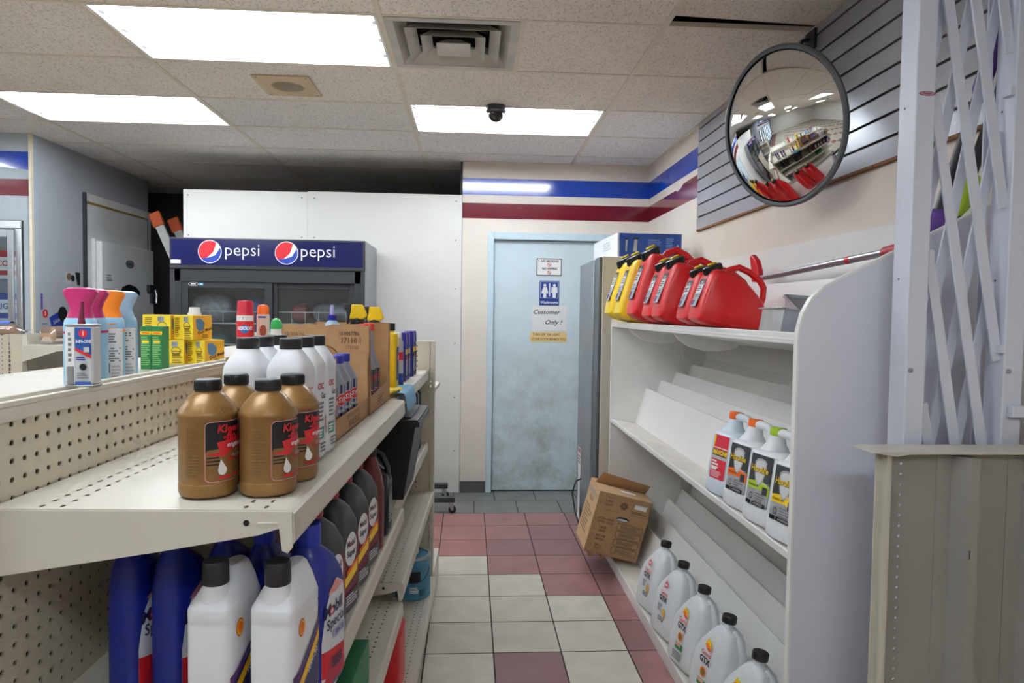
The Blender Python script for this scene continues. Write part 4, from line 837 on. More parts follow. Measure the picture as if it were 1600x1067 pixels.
def slab(name, a, c, th, mt, parent=RK, below=True):
    """board running the length of the rack, its upper face from a to c in x-z"""
    d = Vector((c[0]-a[0], c[1]-a[1])).normalized(); n = Vector((-d.y, d.x)); n = n if (n.y > 0) else -n
    b = MB(); b.prism([a, c, (c[0]-n.x*th, c[1]-n.y*th), (a[0]-n.x*th, a[1]-n.y*th)], 'xz', yi0, yi1, mt); return b.build(name, parent, bevel=.0015)
TT = math.tan(math.radians(9))
slab('top_shelf', (0, 1.458), (.5, 1.458-.5*TT), .02, LAM)
b = MB(); b.prism([(-.002, 1.46), (.006, 1.461), (.006, 1.428), (-.002, 1.428)], 'xz', yi0, yi1, LAM); b.build('shelf_lip', RK, bevel=.002)
for x0, z0, zt in ((.3, 1.40, 1.64), (.42, 1.38, 1.725), (.545, 1.36, 1.826)): slab('step_panel', (x0, z0), (x0+.085*(1 if x0 < .5 else .2), zt), .012, LAM)
for y in (2.9, 3.72):
    b = MB(); b.prism([(.01, 1.428), (.03, 1.40), (.08, 1.368), (.15, 1.35), (.2, 1.348), (.27, 1.356), (.3, 1.37), (.3, 1.385), (.01, 1.432)], 'xz', y, y+.018, LAM); b.build('shelf_bracket', RK, bevel=.002)
slab('middle_ledge', (0, .862), (.165, .838), .018, WORN)
b = MB(); b.prism([(-.003, .864), (.005, .8645), (.005, .842), (-.003, .842)], 'xz', yi0, yi1, LAM); b.build('shelf_lip', RK, bevel=.002)
for k in range(5):
    xt, zt = .215+.094*k, 1.055+.05*k; xb_, zb = xt-.075, zt-.24 if k == 0 else zt-.2
    slab('step_panel', (xb_, zb), (xt, zt), .01, LAM)
slab('bottom_ledge', (-.018, .062), (.13, .045), .016, WORN)
b = MB(); b.prism([(-.02, 0), (-.008, 0), (-.008, .06), (-.02, .064)], 'xz', yi0, yi1, LAM); b.build('kick_board', RK, bevel=.002)
for k in range(5):
    xt, zt = .2+.085*k, .245+.06*k; slab('step_panel', (xt-.075, zt-.21 if k == 0 else zt-.19), (xt, zt), .01, LAM)
b = MB(); b.box(.585, yi0, .02, .597, yi1, 1.82, LAM); b.build('back_board', RK, smooth=False)
for yy in (R1-.021,):
    b = MB(); b.box(.44, yy-.004, .1, .452, yy+.002, 1.38, LAM); b.build('seam_strip', RK)

# ---------------------------------------------------------------- fuel cans on the top shelf (front towards -x, built upright)
FRED = mat('red_fuel_can_plastic', (206, 22, 26), .36, var=.05, scale=12); FYEL = mat('yellow_fuel_can_plastic', (246, 206, 28), .36, var=.04, scale=12)
CANLAB = mat('can_label_silver', (190, 194, 202), .4, var=.1, scale=90)
def smooth_poly(pts, n=2):
    for _ in range(n):
        q = []
        for i in range(len(pts)):
            a, c = pts[i], pts[(i+1) % len(pts)]; q += [(.75*a[0]+.25*c[0], .75*a[1]+.25*c[1]), (.25*a[0]+.75*c[0], .25*a[1]+.75*c[1])]
        pts = q
    return pts
def fuel_can(label, loc, mt, sc, wd=.145, lean=9):
    t = thing('fuel_can', label, 'fuel can', loc, group='fuel cans on the rack top', rot=(0, math.radians(lean), 0)); t.scale = sc if isinstance(sc, tuple) else (sc,)*3
    pts = smooth_poly([(0, 0), (.25, 0), (.258, .05), (.25, .1), (.2, .152), (.13, .2), (.04, .218), (.018, .19), (-.006, .05)], 2); cx = sum(p[0] for p in pts)/len(pts); cz = sum(p[1] for p in pts)/len(pts)
    b = MB(); hw = wd/2; n = len(pts); vs = []; fs = []
    rows = [(-hw, .86), (-hw+.006, .93), (-hw+.018, .985), (-hw+.032, 1), (hw-.032, 1), (hw-.018, .985), (hw-.006, .93), (hw, .86)]
    for y, k in rows: vs += [(cx+(x-cx)*k, y, cz+(z-cz)*k) for x, z in pts]
    for r in range(len(rows)-1):
        for i in range(n): fs.append((r*n+i, r*n+(i+1) % n, (r+1)*n+(i+1) % n, (r+1)*n+i))
    fs += [tuple(range(n)), tuple(range((len(rows)-1)*n, len(rows)*n))]
    b.add(vs, fs, mt)
    ang = math.radians(-30); Mc = Matrix.Translation((.052, 0, .195)) @ Matrix.Rotation(ang, 4, 'Y')
    b.lathe([(.03, -.02), (.03, .012)], mt, 24, Mc); b.build('body', t)
    b = MB(); b.tube([(.085, 0, .192), (.105, 0, .222), (.14, 0, .238), (.185, 0, .226), (.228, 0, .203), (.248, 0, .178), (.252, 0, .14), (.247, 0, .095)], [.012, .0125, .0125, .0125, .0125, .012, .0115, .01], mt, 14); b.build('handle', t)
    b = MB(); b.lathe([(.034, .008), (.035, .01), (.035, .034), (.03, .037), (.0003, .037)], BCAP, 24, Mc)
    for k in range(16): b.box(.034, -.003, .011, .0375, .003, .033, BCAP, Mc @ Matrix.Rotation(2*PI*k/16, 4, 'Z'))
    c = b.build('cap', t)
    b = MB(); b.box(-.012, -.009, .037, .02, .009, .045, YELLOW, Mc); b.build('spout_button', c, bevel=.003)
    b = MB(); b.prism([(.088, .2), (.1, .212), (.15, .205), (.148, .188)], 'xz', -hw*.1, -hw*.1+.002, WHITE); 
    d0 = Vector((-.003, 0, .04)); d1 = Vector((.024, 0, .16)); ey = (d1-d0).normalized()
    decal([('rect', 0, .062, .062, .112, BLACK), ('rect', 0, .057, .06, .098, CANLAB), ('rect', 0, .104, .05, .012, BLACK), ('text', 'FUEL', 0, .104, .011, WHITE, {'bold': .03}), ('rect', 0, .077, .05, .03, WHITE), ('lines', 0, .078, .044, .022, 3, BLACK), ('rect', -.012, .022, .03, .022, mat('label_plum', (86, 52, 104), .45, var=0)), ('rect', .016, .022, .022, .022, LGREY), ('lines', 0, .046, .05, .02, 3, GREY)], plane_map(d0+Vector((-.0042, 0, .017)), (0, -1, 0), ey), 'label', t, h0=.0035)
    return t
fuel_can('nearest red fuel can, with its whole flat side showing', (.832, 2.515, 1.4735), FRED, 1.0)
fuel_can('second red fuel can from the near end, pressed against the nearest', (.832, 2.668, 1.4735), FRED, 1.0)
fuel_can('middle-sized red fuel can with its flat side partly showing, third from the near end', (.828, 3.03, 1.4745), FRED, (1.17, 1.17, 1.3))
fuel_can('middle-sized red fuel can fourth from the near end', (.828, 3.208, 1.4745), FRED, (1.17, 1.17, 1.3))
fuel_can('largest and tallest red fuel can, next to the yellow ones', (.815, 3.475, 1.4785), FRED, (1.3, 1.45, 1.66), .14, 9)
fuel_can('yellow fuel can touching the tall red one', (.8, 3.73, 1.4805), FYEL, (1.3, 1.4, 1.6), .14, 9)
fuel_can('yellow fuel can at the far end of the rack top', (.79, 3.935, 1.4815), FYEL, (1.3, 1.36, 1.6), .14, 9)
# galvanised duct boot
t = thing('duct_boot', 'galvanised sheet metal duct fitting at the near end of the rack top', 'duct', (.985, 2.0, 1.4425), rot=(0, math.radians(9), math.radians(-4)))
GALV = mat('galvanised_sheet', (178, 180, 182), .3, .85, var=.16, scale=18)
def shellbox(b, x0, y0, x1, y1, z0, z1, mt, th=.0015):
    b.box(x0, y0, z0, x1, y0+th, z1, mt); b.box(x0, y1-th, z0, x1, y1, z1, mt); b.box(x0, y0, z0, x0+th, y1, z1, mt); b.box(x1-th, y0, z0, x1, y1, z1, mt)
b = MB(); shellbox(b, -.085, -.09, -.02, .09, .0008, .072, GALV); b.build('box', t, smooth=False)
b = MB()
for q_ in ((-.095, -.1, -.01, -.088), (-.095, .088, -.01, .1), (-.095, -.1, -.083, .1)): b.box(q_[0], q_[1], .0705, q_[2], q_[3], .0735, GALV)
for k in range(6): b.lathe([(.0035, .0735), (.003, .0755), (.0003, .076)], METAL, 8, Matrix.Translation((-.089, -.08+.032*k, 0)))
b.build('flange', t)
b = MB(); b.add([(-.018, -.08, .006), (-.018, .06, .006), (.06, .06, .006), (.06, -.08, .006), (-.018, -.09, .055), (-.018, .1, .125), (.13, .1, .14), (.13, -.09, .06)], [(0, 1, 5, 4), (1, 2, 6, 5), (2, 3, 7, 6), (3, 0, 4, 7), (0, 1, 2, 3)], GALV); b.build('transition', t, smooth=False)
b = MB()
for p_, q_ in (((-.018, .1, .125), (.13, .1, .14)), ((.13, .1, .14), (.13, -.09, .06)), ((.13, -.09, .06), (-.018, -.09, .055)), ((-.018, -.09, .055), (-.018, .1, .125))): b.bar(p_, q_, .012, .01, METAL, (0, 0, 1))
b.build('rim', t)
# snow brush lying along the top
t = thing('snow_brush', 'snow brush with silver pole and red ends lying over the rack top', 'brush', (1.285, 0, 0))
ALU = mat('brushed_aluminium_pole', (176, 180, 184), .3, .8, var=.05)
A = Vector((.0, 2.99, 1.672)); B = Vector((-.012, 2.02, 1.705))
b = MB(); b.tube([A, A.lerp(B, .5), B], .0125, ALU, 16); b.build('pole', t)
b = MB(); b.tube([A.lerp(B, .985), A.lerp(B, .99), A.lerp(B, 1.02), A.lerp(B, 1.18), A.lerp(B, 1.19)], [.013, .018, .0195, .019, .012], mat('red_grip', (168, 40, 50), .5, var=.05), 16); b.build('grip', t)
b = MB(); b.prism([(2.955, 1.655), (3.03, 1.66), (3.034, 1.70), (3.06, 1.775), (3.04, 1.785), (2.99, 1.755), (2.962, 1.71)], 'yz', -.012, .012, mat('red_scraper_plastic', (200, 26, 36), .35)); b.build('scraper', t, bevel=.004)
b = MB(); q = A.lerp(B, .78); b.lathe([(.0132, -.012), (.0132, .012)], RED, 16, Matrix.Translation(q) @ Matrix.Rotation(PI/2, 4, 'X'), cap=False); b.build('sticker', t)

# ---------------------------------------------------------------- antifreeze jugs on the middle ledge (front towards -x)
JW = mat('white_jug_plastic', (234, 236, 240), .34, var=.02); JP = mat('pale_blue_jug_plastic', (214, 226, 236), .32, var=.02)
LEAN = math.radians(8.3)
def jug(name, label, y, body, capm, items, group, loc=(.935, .856)):
    t = thing(name, label, 'jug', (loc[0], y, loc[1]), group=group, rot=(0, LEAN, math.radians(12))); t.scale = (1.08, 1.03, 1.07)
    b = MB(); n = 4.2
    b.loft([(0, .05, .07, n), (.004, .056, .075, n), (.012, .058, .078, 5), (.052, .058, .078, 5), (.055, .0565, .0765, 5), (.058, .058, .078, 5), (.19, .058, .078, 5), (.196, .056, .076, 4.6), (.2, .057, .077, 4.6), (.209, .05, .07, 4, .001), (.214, .03, .05, 3, .002)], body, 44)
    # handle loop and neck: handle on the near side (-y), spout on the far side
    b.tube([(.0, -.058, .185), (.0, -.0635, .21), (.0, -.065, .232), (.0, -.0635, .247), (.0, -.056, .259), (.0, -.042, .2655), (.0, -.02, .267), (.0, .026, .266)], [.019, .0155, .0135, .013, .013, .013, .0132, .015], body, 18)
    b.loft([(.2, .044, .05, 3.4, 0, .022), (.218, .034, .036, 2.8, 0, .027), (.234, .026, .028, 2.4, 0, .027), (.25, .022, .024, 2.2, 0, .026), (.262, .019, .019, 2, 0, .026)], body, 28)
    b.build('body', t)
    b = MB(); b.lathe([(.0215, .257), (.0225, .259), (.0225, .279), (.021, .282), (.0003, .2825)], capm, 28, Matrix.Translation((0, .026, 0)))
    for k in range(24): b.box(.0222, -.0012, .26, .0232, .0012, .279, capm, Matrix.Translation((0, .026, 0)) @ Matrix.Rotation(2*PI*k/24, 4, 'Z'))
    b.build('cap', t)
    decal(items, se_map(.058, .078, 5, 0, 0, 0, -1), 'label', t)
    return t
SHGREY = mat('shield_grey', (188, 190, 194), .4, .3, var=.1, scale=60); DGL = mat('dark_carbon_label', (58, 60, 64), .45, var=.12, scale=120); LIME = mat('lime_print', (176, 204, 50), .45, var=0)
def havo(accent):
    shield = [(-.028, .178), (-.018, .186), (0, .189), (.018, .186), (.028, .178), (.027, .15), (.018, .125), (0, .105), (-.018, .125), (-.027, .15)]
    return [('rrect', .0, .125, .104, .146, .006, BLACK), ('rrect', 0, .125, .102, .144, .006, SHGREY), ('poly', [(-.051, .197), (.051, .197), (.051, .118), (-.051, .118)], DGL), ('poly', [(-.051, .118), (-.051, .097), (.012, .1), (.051, .086), (.051, .113), (.02, .126), (-.02, .122)], accent), ('poly', shield, SHGREY), ('poly', [(x*.82, .149+(z-.149)*.84) for x, z in shield], mat('shield_light', (222, 222, 224), .4, var=0)),
            ('text', 'Havoline', -.001, .155, .0255, BLACK, {'bold': .05, 'sx': .9}), ('text', 'Havoline', -.002, .156, .0255, YELLOW, {'bold': .02, 'sx': .9}), ('text', 'XTENDED LIFE', -.022, .108, .0075, BLACK, {'bold': .02}), ('rect', .034, .1, .022, .022, DGL), ('text', 'PREMIXED', .03, .12, .0075, WHITE), ('ring', -.025, .077, .008, .002, BLACK, 1.2), ('lines', .018, .077, .05, .028, 4, mat('mid_grey_text', (130, 130, 134), .5, var=0)), ('rect', -.034, .058, .024, .011, BLACK), ('rect', .014, .058, .06, .011, BLACK), ('text', 'ANTIFREEZE', .014, .058, .008, WHITE)]
JC = .95
jug('antifreeze_jug', 'pale blue antifreeze jug with red label, farthest of the four', 2.372, JP, ORANGE,
    [('rrect', 0, .125, .088, .146, .004, mat('crimson_label', (204, 44, 62), .45, var=0)), ('rect', 0, .155, .088, .003, WHITE), ('rect', 0, .139, .088, .021, DGL), ('text', 'MAXONE', .003, .1395, .021, YELLOW, {'bold': .04, 'sx': .95}), ('rect', 0, .123, .088, .01, LGREY), ('poly', [(-.043, .196), (-.03, .197), (-.036, .16), (-.043, .155)], YELLOW), ('lines', -.015, .1, .045, .03, 3, WHITE), ('lines', .0, .068, .07, .022, 4, mat('pale_pink_text', (240, 190, 196), .5, var=0)), ('rect', -.02, .085, .03, .008, WHITE)], 'antifreeze jugs on the middle ledge')
jug('antifreeze_jug', 'white antifreeze jug with orange cap and orange label band', 2.203, JW, ORANGE, havo(ORANGE), 'antifreeze jugs on the middle ledge')
jug('antifreeze_jug', 'white antifreeze jug with lime green cap, whole label showing', 2.034, JW, LIME, havo(LIME), 'antifreeze jugs on the middle ledge')
jug('antifreeze_jug', 'white antifreeze jug mostly hidden behind the rack end panel', 1.866, JW, LIME, havo(YELLOW), 'antifreeze jugs on the middle ledge')

# ---------------------------------------------------------------- large oil jugs on the bottom ledge
GJ = mat('frosted_white_jug', (226, 230, 234), .3, var=.03)
CAS = mat('emblem_red', (214, 50, 60), .45, var=0)
def oiljug(label, y, kind):
    t = thing('oil_jug', label, 'jug', (.916, y, .0615), group='white oil jugs on the bottom ledge', rot=(0, math.radians(9), math.radians(11))); t.scale = (1.1, 1.12, 1.13)
    b = MB()
    b.loft([(0, .05, .088, 4), (.004, .056, .095, 4.4), (.012, .058, .098, 5), (.09, .058, .098, 5), (.15, .056, .094, 4.6, .001, .002), (.185, .052, .082, 4, .003, -.004), (.225, .044, .062, 3.4, .004, -.014), (.25, .034, .046, 3, .004, -.018), (.262, .022, .024, 2.2, .004, -.012)], GJ, 44)
    b.loft([(.235, .024, .026, 2, .004, -.008), (.268, .0175, .0175, 2, .004, -.006), (.283, .017, .017, 2, .004, -.006)], GJ, 24)
    # handle: vertical ridge on the near side
    b.tube([(.02, -.075, .07), (.02, -.09, .1), (.02, -.092, .15), (.018, -.085, .2), (.012, -.065, .238), (.006, -.04, .256)], [.008, .013, .014, .014, .013, .01], GJ, 14)
    b.build('body', t)
    b = MB(); b.lathe([(.0225, .274), (.024, .276), (.024, .295), (.022, .298), (.0003, .2985)], BCAP, 28, Matrix.Translation((.004, -.006, 0)))
    b.build('cap', t)
    top = [('poly', [(-.012, .2), (.0, .216), (.012, .2), (.008, .186), (-.008, .186)], CAS), ('poly', [(-.008, .197), (0, .205), (.008, .197), (0, .19)], WHITE)] if kind == 0 else [('poly', [(-.018, .19), (-.006, .214), (.012, .206), (.02, .184)], YELLOW), ('poly', [(-.016, .192), (.0, .2), (.018, .184), (.0, .182)], ORANGE), ('poly', [(-.0, .186), (.02, .182), (.016, .176), (-.004, .182)], CAS)]
    low = [('lines', -.012, .105, .036, .03, 5, GREY), ('oval', .02, .092, .012, .018, mat('amber_drop', (214, 164, 70), .45, var=0)), ('rect', .004, .065, .04, .016, GREY), ('text', '5W-30', .004, .065, .013, WHITE)] if kind == 0 else [('disc', 0, .105, .016, ORANGE), ('disc', 0, .105, .011, mat('olive_centre', (120, 104, 40), .5, var=0)), ('rect', .0, .07, .05, .022, GREEN), ('rect', -.006, .075, .036, .01, mat('pink_strip', (226, 150, 150), .5, var=0)), ('lines', 0, .035, .07, .03, 4, GREY)]
    decal(top+[('text', 'Castrol', .002, .165, .019, CAS, {'bold': .02}), ('text', 'GTX', .0, .142, .03, BLACK, {'bold': .035, 'sx': .95})]+low, lambda s, tt, h: Vector((-(.058*(1-min(abs(s-.0)/.098, .98)**5)**.2*(1 if tt < .15 else 1-(tt-.15)*2.1))-h-.0012-(.001 if tt > .15 else 0), -s, tt)), 'label', t)
    return t
for k, (y, kd, lb) in enumerate(((3.24, 0, 'white oil jug at the far end of the bottom row, red emblem'), (2.965, 0, 'white oil jug second from the far end of the bottom row, red emblem'), (2.69, 1, 'white oil jug in the middle of the bottom row with green and orange label'), (2.42, 1, 'white oil jug in the bottom row, fourth from the far end'), (2.15, 1, 'white oil jug nearest on the bottom ledge, cut off by the end panel'))): oiljug(lb, y, kd)

# ---------------------------------------------------------------- egg carton leaning on the rack foot
EW, ED, EH = .315, .297, .36; CARD2 = mat('egg_carton_board', (168, 130, 92), .8, var=.06, scale=30); CARD3 = mat('egg_carton_side', (188, 154, 116), .8, var=.06, scale=30)
EGM = Matrix.Rotation(-.004, 4, 'Z') @ Matrix.Rotation(.026, 4, 'X') @ Matrix.Rotation(.25, 4, 'Y')
t = thing('egg_carton', 'brown cardboard egg case tilted against the foot of the white rack', 'carton', (.858, 3.95, .292), rot=EGM.to_euler())
x, y, z = EW/2, ED/2, EH/2; b = MB(); T = .005
b.box(-x, -y, -z, x, -y+T, z, CARD2); b.box(-x, y-T, -z, x, y, z, CARD2); b.box(-x, -y, -z, -x+T, y, z, CARD3); b.box(x-T, -y, -z, x, y, z, CARD2); b.box(-x, -y, -z, x, y, -z+T, CARD2); b.build('box', t, smooth=False)
b = MB(); b.add([(-x, -y, z), (x, -y, z), (x-.002, y*.15, z+.004), (-x+.002, y*.15, z+.004), (-x, -y, z-T), (x, -y, z-T), (x-.002, y*.15, z-.001), (-x+.002, y*.15, z-.001)], [(0, 1, 2, 3), (4, 5, 6, 7), (0, 1, 5, 4), (1, 2, 6, 5), (2, 3, 7, 6), (3, 0, 4, 7)], CARD3); fl = b.build('flap', t, smooth=False)
decal([('rect', .03, 0, .09, .035, WHITE)], plane_map((0, -.06, z+.0025), (1, 0, 0), (0, 1, .02)), 'tape', fl, h0=.002)
b = MB(); b.add([(-x, y*.22, z), (x, y*.22, z), (x+.01, y*.02, z+.06), (-x+.03, y*.02, z+.075), (-x, y*.25, z), (x, y*.25, z), (x+.01, y*.05, z+.06), (-x+.03, y*.05, z+.075)], [(0, 1, 2, 3), (4, 5, 6, 7), (0, 1, 5, 4), (1, 2, 6, 5), (2, 3, 7, 6), (3, 0, 4, 7)], CARD2); b.build('raised_flap', t, smooth=False)
b = MB(); b.box(-x, y*.2, z-T, x, y, z, CARD2); b.build('rear_flap', t, smooth=False)
b = MB(); b.box(-.12, -y+.01, -z-.028, -.1, -y+.11, -z, CARD2); b.box(-.045, -y+.02, -z-.024, -.03, -y+.09, -z, CARD2); b.build('bottom_tab', t, smooth=False)
PB = mat('egg_print', (104, 76, 48), .8, var=0); DKB2 = mat('egg_bars_print', (92, 80, 58), .8, var=0)
it = []
leaf = [(0, .02), (.006, .01), (.016, .014), (.012, .002), (.022, -.002), (.01, -.01), (.012, -.018), (.002, -.014), (0, -.026), (-.002, -.014), (-.012, -.018), (-.01, -.01), (-.022, -.002), (-.012, .002), (-.016, .014), (-.006, .01)]
it += [('poly', [(a*1.3-.0, c*1.3+.125) for a, c in leaf], PB), ('text', 'A', 0, .122, .018, CARD2, {'bold': .02})]
for k, (s1, s2, zz) in enumerate((('JUMBO', 'GÉANT', .125), ('EXTRA LARGE', 'EXTRA GROS', .02), ('LARGE', 'GROS', -.03), ('MEDIUM', 'MOYEN', -.082), ('SMALL', 'PETIT', -.135))):
    wd = .05 if len(s1) < 8 else .075
    it += [('text', s1, -.088+(.0 if len(s1) < 8 else .006), zz+.008, .019, PB, {'bold': .02, 'sx': .8}), ('text', s2, -.088+(.0 if len(s1) < 8 else .006), zz-.012, .019, PB, {'bold': .02, 'sx': .8}), ('ring', -.135, zz, .009, .0015, RED if k == 1 else PB)]
it += [('text', 'CANADA', -.085, .155, .01, PB), ('rect', .1, .14, .075, .02, WHITE), ('rect', .098, .115, .104, .064, PB), ('rect', .098, .115, .1, .06, CARD2), ('rect', .095, .135, .07, .022, WHITE), ('lines', .098, .102, .09, .016, 2, PB), ('oval', .012, .048, .038, .014, BLACK), ('oval', .012, .044, .034, .007, LGREY)]
for k in range(4): it += [('rrect', .065, .005-.046*k, .15, .038, .006, DKB2), ('rrect', .065, .005-.046*k, .144, .032, .005, CARD2), ('lines', .069, .005-.046*k, .118, .024, 7, DKB2)]
it.append(('rect', -.07, .085, .1, .002, PB))
decal(it, plane_map((0, -y, 0), (1, 0, 0), (0, 0, 1)), 'print', t)
decal([('text', 'CANADIAN', 0, .13, .042, GREY, {'bold': .02, 'rot': 0}), ('text', 'EGGS', 0, .09, .04, PB, {'bold': .02}), ('lines', 0, -.03, .22, .16, 8, mat('faint_print', (140, 112, 80), .8, var=0))], plane_map((-x, 0, 0), (0, -1, 0), (0, 0, 1)), 'side_print', t)

# ---------------------------------------------------------------- upright cooler beside the rack, box on its top
STEEL = mat('brushed_grey_steel', (142, 146, 150), .38, .55, var=.08, scale=5); CRB = mat('cooler_cream_body', (208, 202, 188), .45, var=.03, scale=3)
t = thing('upright_cooler', 'tall cream cooler with grey steel front between the white rack and the door', 'cooler', (.83, 4.27, 0))
b = MB(); b.box(0, 0, .05, .62, .72, 1.872, CRB); b.build('body', t, bevel=.004)
b = MB(); b.box(-.03, .16, .12, -.002, .71, 1.862, STEEL); d = b.build('door', t, bevel=.006)
b = MB(); b.box(-.022, .01, .1, -.001, .15, 1.868, mat('dark_gasket_steel', (96, 100, 104), .4, .5, var=.08, scale=5)); b.build('front_frame', t, bevel=.004)
b = MB(); b.box(-.01, .02, .012, .0, .7, .1, BCAP); b.build('vent_grille', t)
b = MB()
for q in ((.06, .06), (.56, .06), (.06, .66), (.56, .66)): b.lathe([(.02, 0), (.02, .05)], BCAP, 12, Matrix.Translation((*q, 0)))
b.build('feet', t)
b = MB(); b.box(-.034, .55, .02, -.0305, .62, .42, WHITE); b.build('edge_strip', t)
decal([('rect', 0, 0, .12, .2, WHITE), ('lines', 0, -.02, .1, .13, 6, GREY), ('rect', 0, .075, .1, .03, mat('faded_red', (196, 120, 120), .6, var=0))], plane_map((-.03, .6, .44), (0, -1, 0), (0, 0, 1)), 'rating_label', d)
b = MB(); b.tube([(-.03, .5, .33), (-.07, .48, .32), (-.1, .46, .24), (-.085, .4, .12), (-.06, .34, .03), (-.03, .3, .012), (.02, .2, .012), (.06, .1, .012)], .006, BCAP, 8); b.build('power_cord', t)
t = thing('long_carton', 'long white and blue box lying on the tall cream cooler', 'box', (.925, 4.285, 1.8725), rz=math.radians(2))
WBX = mat('white_carton', (226, 228, 232), .6, var=.03); BBX = mat('blue_carton_print', (38, 76, 158), .5, var=.05, scale=20)
b = MB(); b.box(0, 0, 0, .42, .7, .152, WBX); b.build('box', t, smooth=False)
decal([('rect', .213, .076, .405, .148, BBX), ('poly', [(.05, .04), (.06, .035), (.065, .11), (.052, .115)], LGREY), ('poly', [(.1, .035), (.125, .03), (.13, .12), (.11, .125)], LGREY), ('rect', .12, .118, .03, .012, BLACK), ('rect', .057, .114, .016, .01, BLACK), ('lines', .24, .08, .09, .07, 6, mat('pale_blue_print', (120, 150, 206), .5, var=0)), ('lines', .34, .08, .05, .09, 7, mat('pale_blue_print', (120, 150, 206), .5, var=0)), ('disc', .392, .075, .008, LGREY)], plane_map((0, 0, 0), (1, 0, 0), (0, 0, 1)), 'print', t)
decal([('lines', -.25, .09, .3, .06, 4, LGREY)], plane_map((0, 0, 0), (0, -1, 0), (0, 0, 1)), 'side_print', t)

# ---------------------------------------------------------------- convex mirror
n = Vector((-.905, -.34, -.22)).normalized(); mc = Vector((1.242, 2.7, 2.263)); q = n.to_track_quat('Z', 'Y')
t = thing('convex_mirror', 'round convex security mirror in a grey rim on the right wall', 'mirror', mc); t.rotation_mode = 'QUATERNION'; t.rotation_quaternion = q
RM = .303; dep = .105; SR = (RM*RM+dep*dep)/(2*dep); am = math.asin(RM/SR)
b = MB(); b.lathe([(SR*math.sin(am*k/28), SR*math.cos(am*k/28)-SR+dep) for k in range(28, 0, -1)]+[(.0003, dep)], mat('mirror_glass', (238, 240, 240), .015, 1.0, var=0), 96, cap=False); b.build('mirror', t)
b = MB(); b.lathe([(RM-.006, -.004), (RM+.006, -.008), (RM+.012, -.002), (RM+.012, .008), (RM+.004, .013), (RM-.007, .011)], mat('mirror_rim_grey', (86, 90, 92), .45, var=.04), 72, cap=False); b.build('rim', t)
b = MB(); b.lathe([(RM, -.004), (.05, -.02), (.0003, -.02)], DARKMETAL, 48, cap=False); b.build('back_plate', t)
inv = (Matrix.Translation(mc) @ q.to_matrix().to_4x4()).inverted()
def loc_(p): return inv @ Vector(p)
bk = mc-n*.02
b = MB(); b.tube([loc_(p) for p in (bk, bk+Vector((.05, .05, .12)), (1.41, 2.86, 2.6), (1.455, 2.9, 2.63))], .011, DARKMETAL, 12); b.lathe([(.03, 0), (.03, .02), (.012, .024)], DARKMETAL, 16, inv @ (Matrix.Translation((1.458, 2.9, 2.63)) @ Matrix.Rotation(-PI/2, 4, 'Y'))); b.build('arm', t)
b = MB(); b.box(1.446, 2.86, 2.655, 1.458, 2.94, 2.735, DARKMETAL, inv); b.tube([loc_(p) for p in ((1.44, 2.9, 2.7), (1.40, 2.87, 2.68), (1.34, 2.82, 2.58))], .008, DARKMETAL, 10); b.build('wall_bracket', t)

# ---------------------------------------------------------------- folding gate and low shelf unit, near right
GW = mat('gate_white_enamel', (214, 218, 230), .26, var=.03, scale=5); GWD = GW
t = thing('folding_gate', 'white folding lattice security gate standing at the near right', 'gate', (0, 1.6, 0))
GZ = 2.70
for x0, nm in ((1.066, 'post'), (1.318, 'post')):
    b = MB(); b.box(x0, 0, .02, x0+.05, .066, GZ, GW); p = b.build(nm, t, bevel=.003)
    for z in (.6, 1.0, 1.375, 1.6, 2.02):
        s = MB(); s.lathe([(.006, 0), (.006, .002), (.0003, .004)], METAL if abs(z-1.375) < .01 else BCAP, 10, Matrix.Translation((x0+.012, -.0005, z)) @ Matrix.Rotation(PI/2, 4, 'X')) if abs(z-1.375) < .01 else s.lathe([(.0025, 0), (.0025, .001), (.0003, .0012)], BCAP, 8, Matrix.Translation((x0-.0002, .04, z)) @ Matrix.Rotation(-PI/2, 4, 'Y'))
        s.build('bolt', p)
decal([('oval', 0, 0, .021, .0055, DRED), ('oval', 0, 0, .018, .0042, mat('badge_pink', (190, 150, 160), .5, var=0)), ('text', 'Tamper', 0, 0, .007, DRED, {'bold': .02})], plane_map((1.094, 0, 2.045), (1, 0, 0), (0, 0, 1)), 'badge', t)
# scissor bars: two layers of crossing bars between the posts
LX0, LX1 = 1.122, 1.312; W_ = LX1-LX0
def clipbar(x0, z0, sl, layer):
    """bar through (x0, z0) with dz/dx = sl, clipped to the opening"""
    pts = []
    za, zb_ = z0+(LX0-x0)*sl, z0+(LX1-x0)*sl
    a, c = Vector((LX0, layer, za)), Vector((LX1, layer, zb_))
    if a.z > c.z: a, c = c, a
    if c.z < .1 or a.z > GZ-.02: return
    if a.z < .08: a = a.lerp(c, (.08-a.z)/(c.z-a.z))
    if c.z > GZ-.02: c = a.lerp(c, (GZ-.02-a.z)/(c.z-a.z))
    b = MB(); b.bar(a, c, .026, .006, GW); b.build('lattice_bar', t, bevel=.001)
SLP = 5.4; STEP = .378
for k in range(-4, 12): clipbar(LX0+.02, k*STEP+.05, -SLP, .016)
for k in range(-4, 11): clipbar(LX0+.02, k*STEP+.3, SLP, .046)
for z in (1.42, 2.05):
    b = MB(); b.box(1.306, .0, z, 1.318, .03, z+.02, GW); b.build('hinge_lug', t)
b = MB(); b.box(1.33, -.02, 1.262, 1.46, .0, 1.29, GW); b.build('lock_bar', t, bevel=.002)
b = MB(); b.prism([(1.24, 0), (1.262, 0), (1.262, .06), (1.24, .06)], 'xy', .02, GZ, GW) if False else b.box(1.296, .07, .02, 1.312, .075, GZ, GW); b.build('back_channel', t)

